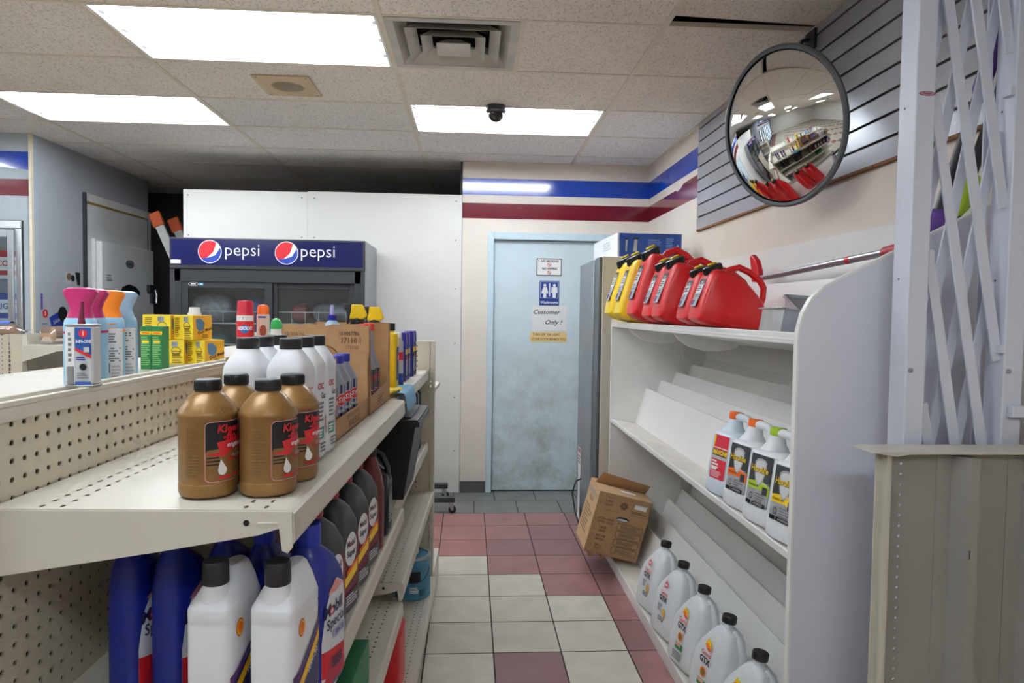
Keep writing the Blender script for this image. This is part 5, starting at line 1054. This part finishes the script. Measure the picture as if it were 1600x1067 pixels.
LG = mat('grey_beige_painted_steel', (136, 133, 128), .42, var=.05, scale=5); LGL = mat('cream_steel_flange', (190, 186, 172), .42, var=.05, scale=6)
LGH = holes(mat('perforated_grey_steel', (136, 133, 128), .42, var=.05, scale=5), 0, 2, .2, .0242, .0034, .0034, o_ := .5-.06/.2, .3)
t = thing('low_shelf_unit', 'low grey steel shelf unit back at the near right under the gate', 'shelving', (.937, 1.5, 0))
b = MB(); b.box(.028, 0, .01, .1, .002, 1.19, LGH); b.box(.1, 0, .01, .42, .002, 1.19, LG); b.box(.42, 0, .01, .535, .002, 1.19, LGH); b.build('back_sheet', t, smooth=False)
b = MB(); b.prism([(0, 0), (.012, 0), (.012, -.022), (.02, -.022), (.02, -.012), (.03, -.012), (.03, .004), (0, .004)], 'xy', .0, 1.19, LGL); b.build('edge_post', t, smooth=False)
for x in (.145, .318):
    b = MB(); b.prism([(x, -.0012), (x+.035, -.0022), (x+.055, -.038), (x+.078, -.038), (x+.078, -.002), (x+.083, -.0014), (x+.083, -.0004), (x, -.0004)], 'xy', .01, 1.186, LG)
    b.box(x+.058, -.0385, .955, x+.0605, -.03, .975, BCAP); b.build('stiffener', t, smooth=False)
b = MB(); b.prism([(-.03, 1.197), (-.005, 1.2), (.538, 1.2), (.538, 1.193), (.06, 1.193), (.03, 1.188), (-.005, 1.193)], 'xz', -.03, .06, LGL); b.build('top_cap', t, bevel=.0015)
# snow shovels / brushes leaning behind the gate
BLK = mat('black_brush_handle', (34, 35, 38), .4, var=.05); PUR = mat('purple_foam', (92, 56, 138), .6, var=.06, scale=60)
def broom(label, p0, p1, grip, headm):
    t = thing('snow_broom', label, 'snow broom', p0, group=None); p1 = Vector(p1)-Vector(p0)
    b = MB(); b.tube([Vector((0, 0, 0)), p1*.1, p1*.5, p1], [.014, .016, .015, .014], BLK, 12); b.build('handle', t)
    b = MB(); b.tube([p1*.52, p1*.54, p1*.84, p1*.86], [.015, .021, .021, .016], grip, 14)
    b.build('grip', t)
    b = MB(); d = p1.normalized(); b.tube([-d*.09, -d*.05, d*.02, d*.03], [.012, .03, .028, .016], headm, 14); b.build('collar', t)
    b = MB(); b.tube([-d*.14, -d*.085], [.022, .012], BLK, 8); b.build('brush_head', t)
    return t
broom('snow broom with black handle and purple grip and collar behind the gate', (1.345, 1.905, 1.79), (1.42, 1.72, 2.42), PUR, PUR)
broom('snow broom with black handle and lime collar, behind the purple one', (1.402, 1.86, 1.885), (1.437, 1.66, 2.42), BLK, LIME)
# ================================================================ drinks cooler with lit header by the partition
def glass_mat(name, tint, refl):
    m = bpy.data.materials.new(name); m.use_nodes = True; nt = m.node_tree; nt.nodes.remove(nt.nodes['Principled BSDF']); out = nt.nodes['Material Output']
    tr = nt.nodes.new('ShaderNodeBsdfTransparent'); tr.inputs[0].default_value = (*tint, 1); gl = nt.nodes.new('ShaderNodeBsdfGlossy'); gl.inputs['Roughness'].default_value = .03
    lw = nt.nodes.new('ShaderNodeLayerWeight'); lw.inputs[0].default_value = .35; mr = nt.nodes.new('ShaderNodeMapRange'); mr.inputs[3].default_value = refl; mr.inputs[4].default_value = .6
    mx = nt.nodes.new('ShaderNodeMixShader'); nt.links.new(lw.outputs['Fresnel'], mr.inputs[0]); nt.links.new(mr.outputs[0], mx.inputs[0]); nt.links.new(tr.outputs[0], mx.inputs[1]); nt.links.new(gl.outputs[0], mx.inputs[2]); nt.links.new(mx.outputs[0], out.inputs[0]); return m
GLASS = glass_mat('door_glass', (.86, .9, .92), .07)
FBLK = mat('cooler_black_steel', (40, 42, 46), .4, var=.05); FSIDE = mat('cooler_grey_side', (150, 152, 156), .45, .2, var=.05); FNAVY = mat('header_navy', (22, 26, 78), .12, var=.04, coat=.4); FIN = mat('cooler_inside_grey', (176, 180, 184), .5, var=.04); WIRE = mat('white_wire', (226, 228, 230), .4, var=0)
PW, PD, PH = 1.376, .6, 2.012
t = thing('drinks_cooler', 'black two-door drinks cooler with dark blue header before the white partition', 'cooler', (-2.145, 5.0, 0))
b = MB(); b.box(0, .0, .0, .03, PD, PH, FSIDE); b.box(PW-.03, .0, 0, PW, PD, PH, FSIDE); b.box(.03, PD-.03, .1, PW-.03, PD, PH-.01, FIN); b.box(.03, .02, PH-.03, PW-.03, PD, PH-.001, FSIDE); b.box(.03, .03, 1.72, PW-.03, PD-.03, 1.74, FIN); b.box(.03, .01, .02, PW-.03, PD, .16, FBLK); b.build('cabinet', t, smooth=False)
b = MB(); b.box(.0, -.012, 1.79, PW, .02, PH, FBLK); h = b.build('header', t, bevel=.006)
b = MB(); b.box(.014, -.014, 1.818, PW-.014, -.0115, PH-.012, FNAVY); sg = b.build('header_sign', h, smooth=False)
it = []
for cx, tx in ((.283, .51), (.82, 1.042)):
    cy = .914; r = .083
    it.append(('disc', cx, cy, r, WHITE))
    def arc(a0, a1, n=16): return [(cx+.93*r*math.cos(math.radians(a0+(a1-a0)*i/n)), cy+.93*r*math.sin(math.radians(a0+(a1-a0)*i/n))) for i in range(n+1)]
    it.append(('poly', arc(55, 222)+[(cx-.2*r, cy-.48*r), (cx+.28*r, cy-.02*r), (cx+.44*r, cy+.4*r)], mat('logo_red', (200, 28, 40), .4, var=0)))
    it.append(('poly', arc(218, 382)+[(cx+.66*r, cy+.02*r), (cx+.45*r, cy-.3*r), (cx-.1*r, cy-.5*r)], mat('logo_blue', (30, 60, 160), .4, var=0)))
    it.append(('text', 'pepsi', tx, cy+.012, .125, WHITE, {'sx': .98, 'bold': -.005}))
decal(it, plane_map((0, -.0142, 1.0), (1, 0, 0), (0, 0, 1)), 'logo', sg, h0=.0006)
decal([('rect', .045, .84, .07, .026, WHITE)], plane_map((0, -.0142, 1.0), (1, 0, 0), (0, 0, 1)), 'price_tag', h, h0=.0012)
b = MB(); b.box(.03, -.004, .16, .075, .02, 1.79, FBLK); b.box(PW-.075, -.004, .16, PW-.03, .02, 1.79, FBLK); b.box(.03, -.004, 1.7, PW-.03, .02, 1.79, FBLK); b.box(0, -.006, .1, .03, 0, 1.79, FBLK); b.box(PW-.03, -.006, .1, PW, 0, 1.79, FBLK); b.build('front_frame', t, bevel=.003)
for x0, x1, y in ((.066, .712, .004), (.69, PW-.066, .03)):
    b = MB(); f_ = .055; z0, z1 = .18, 1.705
    b.box(x0, y, z0, x0+f_, y+.022, z1, FBLK); b.box(x1-f_, y, z0, x1, y+.022, z1, FBLK); b.box(x0+f_, y, z1-.05, x1-f_, y+.022, z1, FBLK); b.box(x0+f_, y, z0, x1-f_, y+.022, z0+.06, FBLK); d = b.build('sliding_door', t, bevel=.003)
    b = MB(); b.box(x0+f_-.004, y+.01, z0+.05, x1-f_+.004, y+.013, z1-.04, GLASS); b.build('glass', d, smooth=False)
    if x0 < .1: decal([('oval', .16, .0, .036, .014, WHITE), ('oval', .16, .0, .033, .0115, BLACK), ('rect', .16, 0, .034, .008, WHITE), ('rect', .215, 0, .03, .02, mat('cyan_tag', (60, 150, 200), .4, var=0)), ('rect', .215, 0, .02, .007, WHITE)], plane_map((0, y, z1-.022), (1, 0, 0), (0, 0, 1)), 'maker_badge', d)
for z in (.4, .78, 1.16, 1.4):
    b = MB()
    for k in range(9): yy = .09+.055*k; b.tube([(.04, yy, z), (PW-.04, yy, z)], .003, WIRE, 5)
    for zz in (z, z+.09): b.tube([(.04, .07, zz), (PW-.04, .07, zz)], .0035, WIRE, 6)
    for k in range(14): xx = .05+.098*k; b.tube([(xx, .07, z+.09), (xx, .07, z), (xx, .55, z)], .0028, WIRE, 5)
    b.build('wire_basket', t)
# wrapped bundles in the cooler
def lump(name, label, cat, loc, size, mt, seed, group=None, parent=None, n=3.0):
    rnd = random.Random(seed); b = MB(); hx, hy, hz = (s/2 for s in size); secs = []
    for k in range(9):
        u = -1+2*k/8; w_ = max(.12, (1-abs(u)**3.2))**.45; secs.append((hz+u*hz, hx*w_*(1+.05*(rnd.random()-.5)), hy*w_*(1+.05*(rnd.random()-.5)), n, hx*.05*(rnd.random()-.5), hy*.05*(rnd.random()-.5)))
    b.loft(secs, mt, 20); o = b.build(name, parent); o.location = loc
    return tag(o, label, cat, group) if label else o
BUN = [mat('wrap_%s' % n_, c, .3, var=.3, scale=30) for n_, c in (('clear', (190, 192, 196)), ('blue', (58, 82, 150)), ('teal', (70, 118, 124)), ('grey', (120, 124, 132)), ('red', (150, 60, 60)), ('navy', (52, 58, 104)))]
BL = [(.2, 1.4042, 0, .3, .22, 'clear wrapped bundle top left inside the black drinks cooler'), (.52, 1.4042, 1, .22, .2, 'blue bundle at the right of the left cooler door, top shelf'), (.86, 1.4042, 4, .14, .16, 'reddish bundle behind the right cooler door, left side'), (1.1, 1.4042, 3, .3, .17, 'grey bundle behind the right cooler door, top shelf'),
      (.2, 1.1642, 2, .28, .17, 'teal bundle on the second shelf behind the left cooler door'), (.5, 1.1642, 1, .24, .18, 'blue bundle on the second shelf behind the left cooler door'), (.9, 1.1642, 0, .26, .17, 'clear bundle on the second shelf behind the right cooler door'), (1.18, 1.1642, 5, .22, .18, 'navy bundle at the far right of the second cooler shelf'),
      (.2, .7842, 3, .3, .24, 'grey bundle low left in the black drinks cooler'), (.52, .7842, 5, .24, .2, 'navy bundle low in the black drinks cooler'), (1.0, .7842, 3, .4, .2, 'wide grey bundle low right in the black drinks cooler')]
for k, (x, z, c, wd, ht, lb) in enumerate(BL): lump('wrapped_bundle', lb, 'bundle', (-2.145+x, 5.32, z+.0003), (wd, .3, ht), BUN[c], k, 'bundles in the drinks cooler', n=4)

# ================================================================ walk-in freezer on the grey left wall
FRZ = mat('freezer_panel_grey', (212, 214, 214), .5, var=.07, scale=3); FRD = mat('freezer_door_grey', (224, 226, 226), .45, var=.05, scale=3); RUST = mat('yellowed_sealant', (150, 124, 58), .8, var=.2, scale=30)
b = MB(); b.box(-3.165, 5.785, 0, -3.15, 6.92, 2.375, FRZ); b.box(-3.165, 5.785, 2.375, -3.14, 6.92, 2.44, mat('freezer_header_white', (228, 228, 224), .5, var=.06)); struct(b.build('wall_freezer', smooth=False))
b = MB(); b.box(-3.165, 5.768, 0, -3.138, 5.7855, 2.441, DARKMETAL); struct(b.build('gap_shade_strip', smooth=False))  # dark strip added over the panel edge, its colour standing in for a shaded gap
b = MB(); b.box(-3.1502, 5.79, 2.358, -3.144, 6.85, 2.374, RUST); struct(b.build('trim_9', smooth=False))
b = MB(); b.box(-3.15, 5.9, .06, -3.085, 6.83, 2.062, FRD); d = struct(b.build('door_2', bevel=.006))
b = MB(); b.box(-3.15, 5.872, .03, -3.125, 5.895, 2.08, mat('freezer_white_strip', (224, 224, 222), .4)); b.build('door_seal', d)
b = MB(); b.box(-3.084, 6.68, 1.66, -3.05, 6.8, 1.73, BCAP); b.tube([(-3.06, 6.79, 1.69), (-3.04, 6.79, 1.64), (-3.04, 6.78, 1.55)], .014, METAL, 10); b.box(-3.084, 6.74, 1.56, -3.06, 6.8, 1.66, DARKMETAL); b.build('door_handle', d, bevel=.006)
decal([('oval', 0, 0, .075, .036, BLACK), ('oval', 0, 0, .068, .031, GREY), ('text', 'Norbec', 0, 0, .034, BLACK, {'bold': .02})], plane_map((-3.085, 6.37, 1.9), (0, 1, 0), (0, 0, 1)), 'badge', d)
b = MB(); b.box(-3.165, 6.85, .0, -3.145, 6.853, 2.37, DARKMETAL); struct(b.build('trim_10', smooth=False))
# leaning ladder
FG = mat('ladder_white_fibreglass', (206, 206, 202), .5, var=.08); ORG = mat('ladder_orange', (206, 92, 46), .5, var=.06)
t = thing('ladder', 'ladder with orange top ends leaning in the dark gap behind the drinks cooler', 'ladder', (-2.84, 6.3, 0))
for yy in (0, .38):
    b = MB(); b.bar((1.02, yy, .02), (.04, yy, 2.27), .075, .03, FG); r = b.build('rail', t, bevel=.004)
    b = MB(); b.bar((.05, yy, 2.24), (-.0, yy, 2.36), .1, .045, ORG); b.build('end_cap', r, bevel=.01)
for k in range(7):
    z = .3+.3*k; b = MB(); xx = 1.02-(z-.02)*.4356; b.box(xx-.03, .012, z-.012, xx+.03, .368, z+.012, ORG); b.build('rung', t, bevel=.004)
# stickers on the grey wall
def sticker(label, y, z, wd, ht, items, rot=0):
    b = MB(); o = None; mp = plane_map((0, 0, 0), (0, math.cos(rot), math.sin(rot)), (0, -math.sin(rot), math.cos(rot))); decal(items(wd, ht), mp, mb=b, h0=.001, dh=.0004); o = b.build('wall_sticker', smooth=False, recalc=False); o.location = (-3.1645, y, z); tag(o, label, 'sticker', 'stickers on the grey wall')
R_ = lambda c: (lambda w_, h_: [('rect', 0, 0, w_, h_, c)])
sticker('photo sticker of two figures highest on the grey wall', 5.62, 1.735, .2, .1, lambda w_, h_: [('rect', 0, 0, w_, h_, LGREY), ('disc', -.05, .01, .03, mat('skin_brown', (120, 84, 62), .6, var=0)), ('disc', .0, .0, .026, BLACK), ('poly', [(.03, .05), (.1, .05), (.1, -.05), (.06, -.05)], BLACK)])
sticker('blue lettered sticker below the photo sticker on the grey wall', 5.62, 1.63, .2, .05, lambda w_, h_: [('rect', 0, 0, w_, h_, BLUE), ('text', 'RIP IT', 0, 0, .045, WHITE, {'bold': .03})])
sticker('narrow purple sticker at the left of the grey wall', 5.225, 1.545, .022, .12, R_(mat('purple_sticker', (84, 66, 160), .5, var=0)))
sticker('round red sticker below the purple one on the grey wall', 5.265, 1.455, .06, .06, lambda w_, h_: [('disc', 0, 0, .032, RED), ('text', '5', 0, 0, .04, WHITE, {'bold': .03})])
sticker('small white sticker with dark letters under the round red one', 5.255, 1.375, .09, .03, lambda w_, h_: [('rect', 0, 0, w_, h_, LGREY), ('text', 'ZIPFIZZ', 0, 0, .022, NAVY, {'bold': .02})])
sticker('blue and black tilted can sticker on the grey wall', 5.43, 1.41, .24, .13, lambda w_, h_: [('rect', -.03, 0, .15, .11, BLUE), ('disc', .06, .02, .06, BLACK), ('text', 'blue', -.03, 0, .05, LGREY, {'bold': .02})], .35)
sticker('dark sticker with orange foot below the tilted blue one', 5.46, 1.29, .26, .1, lambda w_, h_: [('rect', 0, 0, w_, h_, BLACK), ('rect', .02, -.035, .2, .03, ORANGE), ('text', 'AMP', 0, .015, .05, GREY, {'bold': .03})], .1)
sticker('row of small coloured stickers above the bracket arm', 5.4, 1.17, .22, .05, lambda w_, h_: [('rect', -.06, 0, .09, .05, YELLOW), ('rect', .01, 0, .04, .05, RED), ('rect', .07, 0, .07, .05, BLACK)])
sticker('crimson sticker with white print low on the grey wall', 5.32, .985, .24, .17, lambda w_, h_: [('rect', 0, 0, w_, h_, mat('crimson_sticker', (150, 24, 44), .5, var=0)), ('lines', .03, .02, .12, .05, 2, WHITE), ('text', '30', -.05, -.04, .06, WHITE, {'bold': .02})], .12)
sticker('white and black sticker under the crimson one', 5.36, .83, .26, .13, lambda w_, h_: [('rect', -.04, 0, .18, .13, LGREY), ('poly', [(.03, .06), (.13, .06), (.12, -.06), (.07, -.06)], BLACK), ('lines', -.05, .02, .06, .04, 2, GREY)])
sticker('brown diamond sticker beside the crimson one', 5.6, 1.0, .16, .2, lambda w_, h_: [('poly', [(0, .1), (.08, 0), (0, -.1), (-.08, 0)], LGREY), ('poly', [(0, .08), (.06, 0), (0, -.08), (-.06, 0)], mat('brown_photo', (110, 90, 60), .6, var=0))])
sticker('blue and black sticker on the freezer panel left of its door', 5.83, 1.33, .06, .4, lambda w_, h_: [('rect', 0, 0, w_, h_, NAVY), ('rect', 0, .1, w_, .08, BLACK)])
def fsticker(label, y, z, items):
    b = MB(); decal(items, plane_map((0, 0, 0), (0, 1, 0), (0, 0, 1)), mb=b, h0=.001, dh=.0004); o = b.build('door_sticker', smooth=False, recalc=False); o.location = (-3.0845, y, z); tag(o, label, 'sticker', 'stickers on the freezer door')
fsticker('dark figure sticker on the grey freezer door at left', 6.02, 1.56, [('rect', 0, 0, .16, .22, LGREY), ('disc', 0, .04, .05, BLACK), ('rect', .01, -.05, .09, .08, mat('rust_photo', (140, 80, 60), .6, var=0)), ('rect', .02, -.13, .2, .04, mat('rust_strip', (150, 70, 50), .6, var=0))])
fsticker('faint printed notice on the grey freezer door', 6.02, 1.76, [('lines', 0, 0, .1, .06, 3, GREY)])
fsticker('black arched sticker across the freezer door', 6.35, 1.66, [('poly', [(-.16, -.03), (-.12, .03), (0, .06), (.12, .04), (.2, -.0), (.2, -.04), (.05, .0), (-.08, -.01)], BLACK)])

# ================================================================ reach-in glass door coolers at the far left
CW = .78
t = thing('glass_door_cooler', 'bank of glass door coolers with metal frames in the far left wall', 'cooler', (-9.56, 5.14, 0))
LWD = 9.56-3.25; ND = 8
b = MB(); b.box(0, .62, .05, LWD, .64, 2.12, HOUS); b.box(0, .06, .05, .01, .64, 2.12, HOUS); b.box(LWD-.01, .06, .05, LWD, .64, 2.12, HOUS); b.box(0, .06, 2.1, LWD, .64, 2.12, HOUS); b.box(0, .06, .04, LWD, .64, .06, HOUS); b.build('liner', t, smooth=False)
b = MB(); b.box(-.012, -.02, .02, LWD+.012, .03, .12, CHROME); b.box(-.012, -.02, 2.065, LWD+.012, .03, 2.122, CHROME)
for k in range(ND+1): xx = LWD*k/ND; b.box(xx-.03 if 0 < k < ND else (xx-.012 if k == 0 else xx-.03), -.02, .12, xx+.03 if 0 < k < ND else (xx+.045 if k == 0 else xx+.012), .03, 2.065, CHROME)
b.build('frame', t, bevel=.004)
CTUBE = mat('cooler_lamp', (225, 240, 255), .3, var=0, emit=13)
for k in range(ND):
    x0, x1 = LWD*k/ND+.03, LWD*(k+1)/ND-.03
    b = MB(); f_ = .04
    b.box(x0, -.045, .13, x0+f_, -.022, 2.055, ALU); b.box(x1-f_, -.045, .13, x1, -.022, 2.055, ALU); b.box(x0+f_, -.045, 2.0, x1-f_, -.022, 2.055, ALU); b.box(x0+f_, -.045, .13, x1-f_, -.022, .18, ALU); d = b.build('door', t, bevel=.003)
    b = MB(); b.box(x0+f_, -.036, .18, x1-f_, -.032, 2.0, GLASS); b.build('glass', d, smooth=False)
    b = MB(); b.tube([(x0+.02, -.045, .9), (x0+.02, -.075, .92), (x0+.02, -.075, 1.3), (x0+.02, -.045, 1.32)], .01, BCAP, 10); b.build('handle', d)
    b = MB(); b.tube([(x1+.02, .1, .2), (x1+.02, .1, 2.0)], .014, CTUBE, 8); b.build('lamp', t)
    for z in (.5, .95, 1.4, 1.72):
        b = MB()
        for j in range(6): b.tube([(x0-.02, .16+.08*j, z), (x1+.02, .16+.08*j, z)], .0035, WIRE, 5)
        for j in range(7): xx = x0-.02+(x1-x0+.04)*j/6; b.tube([(xx, .15, z-.004), (xx, .58, z-.004)], .003, WIRE, 5)
        b.box(x0-.02, .145, z-.012, x1+.02, .152, z+.015, WIRE); b.build('wire_shelf', t)
cols = [mat('case_%s' % n_, c, .45, var=.08) for n_, c in (('blue', (36, 74, 150)), ('red', (190, 44, 44)), ('white', (216, 220, 224)), ('green', (50, 120, 80)))]
cnt = 0; POSN = ('fourth door from the right', 'third door from the right', 'second door from the right', 'rightmost door')
for k in range(4):
    for zi, z in enumerate((.504, .954, 1.404, 1.724)):
        for j in range(2):
            x0 = -9.56+LWD*(k+4)/ND+.12+.31*j; c = cols[(k*3+zi+j) % 4] if not (k == 3 and zi == 2) else cols[0]
            b = MB(); hh = .2 if zi > 1 else .26; b.box(0, 0, 0, .26, .3, hh, c); o = b.build('drink_case', bevel=.006); o.location = (x0, 5.14+.2, z+.0005)
            decal([('rect', .13, hh*.5, .2, hh*.5, WHITE), ('text', ('LIGHT', 'COLA', 'ICE', 'LIME')[(k*3+zi+j) % 4] if not (k == 3 and zi == 2) else 'LIGHT', .13, hh*.5, .06, c, {'bold': .03})], plane_map((0, 0, 0), (1, 0, 0), (0, 0, 1)), 'print', o)
            tag(o, '%s drinks case, %s on the %s shelf behind the %s' % ((('blue', 'red', 'white', 'green')[cols.index(c)], ('left', 'right')[j], ('lowest', 'second', 'third', 'top')[zi], POSN[k])), 'case', 'cases in the glass coolers')
            if k == 3 and zi == 3 and j == 1: o['label'] = 'drinks case at the right on the top shelf behind the rightmost cooler door'
# ================================================================ second shelving unit with bread, farther left
t = thing('short_gondola', 'cream shelving unit end with slotted post and bread shelf, far left', 'shelving', (-2.66, 4.2, 0))
b = MB(); b.box(-.35, .0, .02, -.095, .003, 1.335, PEGXZ); b.box(-.35, .006, .02, -.095, .009, 1.335, PEG_SHADE); b.build('end_panel', t, smooth=False)
b = MB(); b.box(-.095, 0, 0, -.0, .003, 1.34, peg('slotted_post_steel', 0, 2, p=.3, p2=.0254, r=.006, r2=.009, square=True, o1=.5+.072/.3)); b.box(-.095, .003, 0, -.092, .06, 1.34, CREAM); b.box(-.003, .003, 0, 0, .06, 1.34, CREAM); b.box(-.095, .05, 0, 0, .053, 1.34, BCAP); b.build('upright', t, smooth=False)
b = MB(); b.box(-.05, .06, .05, -.02, .75, 1.335, CREAM); b.build('back_panel', t, smooth=False)
for z in (1.275, 1.02, .6):
    b = MB(); b.box(.0, .004, z-.02, .25, .75, z, CREAM); sh = b.build('shelf', t, smooth=False)
    b = MB(); b.prism([(0, z-.003), (.255, z-.003), (.255, z-.03), (.2, z-.036), (.0, z-.1)], 'xz', .0005, .0035, CREAM); b.build('shelf_bracket', sh, smooth=False)
b = MB(); b.box(-.35, .01, .02, .3, .75, .15, CREAM); b.box(-.35, .01, 1.27, -.096, .75, 1.29, CREAM); b.build('base_deck', t, smooth=False)
BREAD = mat('bread_crust', (178, 140, 112), .7, var=.15, scale=20); BAG = glass_mat('bread_bag', (.93, .94, .96), .12)
def bread(label, loc, rz, blue, sc=1.0, grp='bagged loaves of bread'):
    t = thing('bread_bag', label, 'bread', loc, rz, grp); t.scale = (sc,)*3
    b = MB(); R = Matrix.Translation((0, 0, .055)) @ Matrix.Rotation(PI/2, 4, 'Y')
    b.loft([(-.125, .03, .035, 2.6), (-.115, .045, .052, 3), (0, .05, .056, 3.2), (.1, .046, .053, 3), (.12, .03, .035, 2.6)], BREAD, 24, R); b.build('loaf', t)
    b = MB(); b.loft([(-.135, .012, .04, 2.2), (-.12, .048, .058, 3), (0, .0535, .061, 3.2), (.11, .05, .058, 3), (.13, .03, .04, 2.4), (.165, .006, .022, 2), (.19, .014, .045, 2)], BAG, 24, R, cap=False); g_ = b.build('bag', t)
    if blue:
        b = MB(); vs = []; fs = []
        for i in range(9):
            for j in range(9):
                a = math.radians(-50+100*j/8); x_ = -.02+.12*i/8; vs.append((x_, .0625*math.sin(a), .055+.0555*math.cos(a)*1.02))
        for i in range(8):
            for j in range(8): fs.append((i*9+j, (i+1)*9+j, (i+1)*9+j+1, i*9+j+1))
        b.add(vs, fs, mat('bread_bag_blue', (44, 92, 176), .3, var=.2, scale=40)); b.build('blue_print', t)
    return t
bread('bagged loaf with blue print on the top shelf right of the slotted post', (-2.6, 4.32, 1.4015), math.radians(80), True, 1.05).location = (-2.55, 4.42, 1.2758)
bread('second bagged loaf behind the slotted post, cut by the photo edge', (-2.62, 4.55, 1.3355), math.radians(12), True, 1.1).location = (-2.9, 4.3, 1.2908)
bread('bagged brown loaf on the lower shelf of the short shelving unit', (-2.53, 4.4, 1.0208), math.radians(80), False)
t = thing('pegboard_stand', 'small cream pegboard stand in front of the drinks cooler', 'shelving', (-1.37, 4.35, 0))
b = MB(); b.box(0, 0, .02, .6, .003, 1.35, PEGXZ); b.box(0, .006, .02, .6, .009, 1.35, PEG_SHADE); b.box(0, .03, .02, .6, .033, 1.35, CREAM); b.build('panel', t, smooth=False)
b = MB(); b.box(-.003, -.004, 1.35, .603, .04, 1.362, CREAM); b.build('top_rail', t); b = MB(); b.box(0, -.1, 0, .6, .3, .06, CREAM); b.build('base', t)
b = MB(); b.box(0, 0, 0, .3, .03, .018, mat('light_blue_strip', (52, 118, 188), .4, var=.05)); o = b.build('blue_packet', bevel=.003); o.location = (-1.345, 4.355, 1.3625); tag(o, 'flat bright blue packet lying on the small pegboard stand', 'packet')
# wheeled base of a rolling rack near the partition
t = thing('rolling_rack', 'grey wheeled metal base of a rolling rack near the white partition', 'rack', (0, 0, 0))
for yy, xe in ((5.06, -.105), (5.46, -.17)):
    b = MB(); b.box(-.62, yy-.025, .085, xe, yy+.025, .125, DARKMETAL); l = b.build('leg', t, bevel=.004)
    for xc in (xe-.03, -.58):
        b = MB(); b.lathe([(.012, .05), (.012, .086)], METAL, 12, Matrix.Translation((xc, yy, 0))); b.prism([(xc-.02, .07), (xc+.02, .07), (xc+.022, .03), (xc+.008, .022)], 'xz', yy-.018, yy-.015, METAL); b.prism([(xc-.02, .07), (xc+.02, .07), (xc+.022, .03), (xc+.008, .022)], 'xz', yy+.015, yy+.018, METAL)
        b.lathe([(.012, -.013), (.027, -.012), (.0295, -.006), (.0295, .006), (.027, .012), (.012, .013)], BCAP, 20, Matrix.Translation((xc+.012, yy, .03)) @ Matrix.Rotation(PI/2, 4, 'X')); b.build('caster', l)
b = MB(); b.box(-.6, 5.05, .09, -.56, 5.47, .12, DARKMETAL); b.build('cross_bar', t)
b = MB(); b.box(-.6, 5.24, .12, -.565, 5.275, 1.1, DARKMETAL); b.build('post', t)
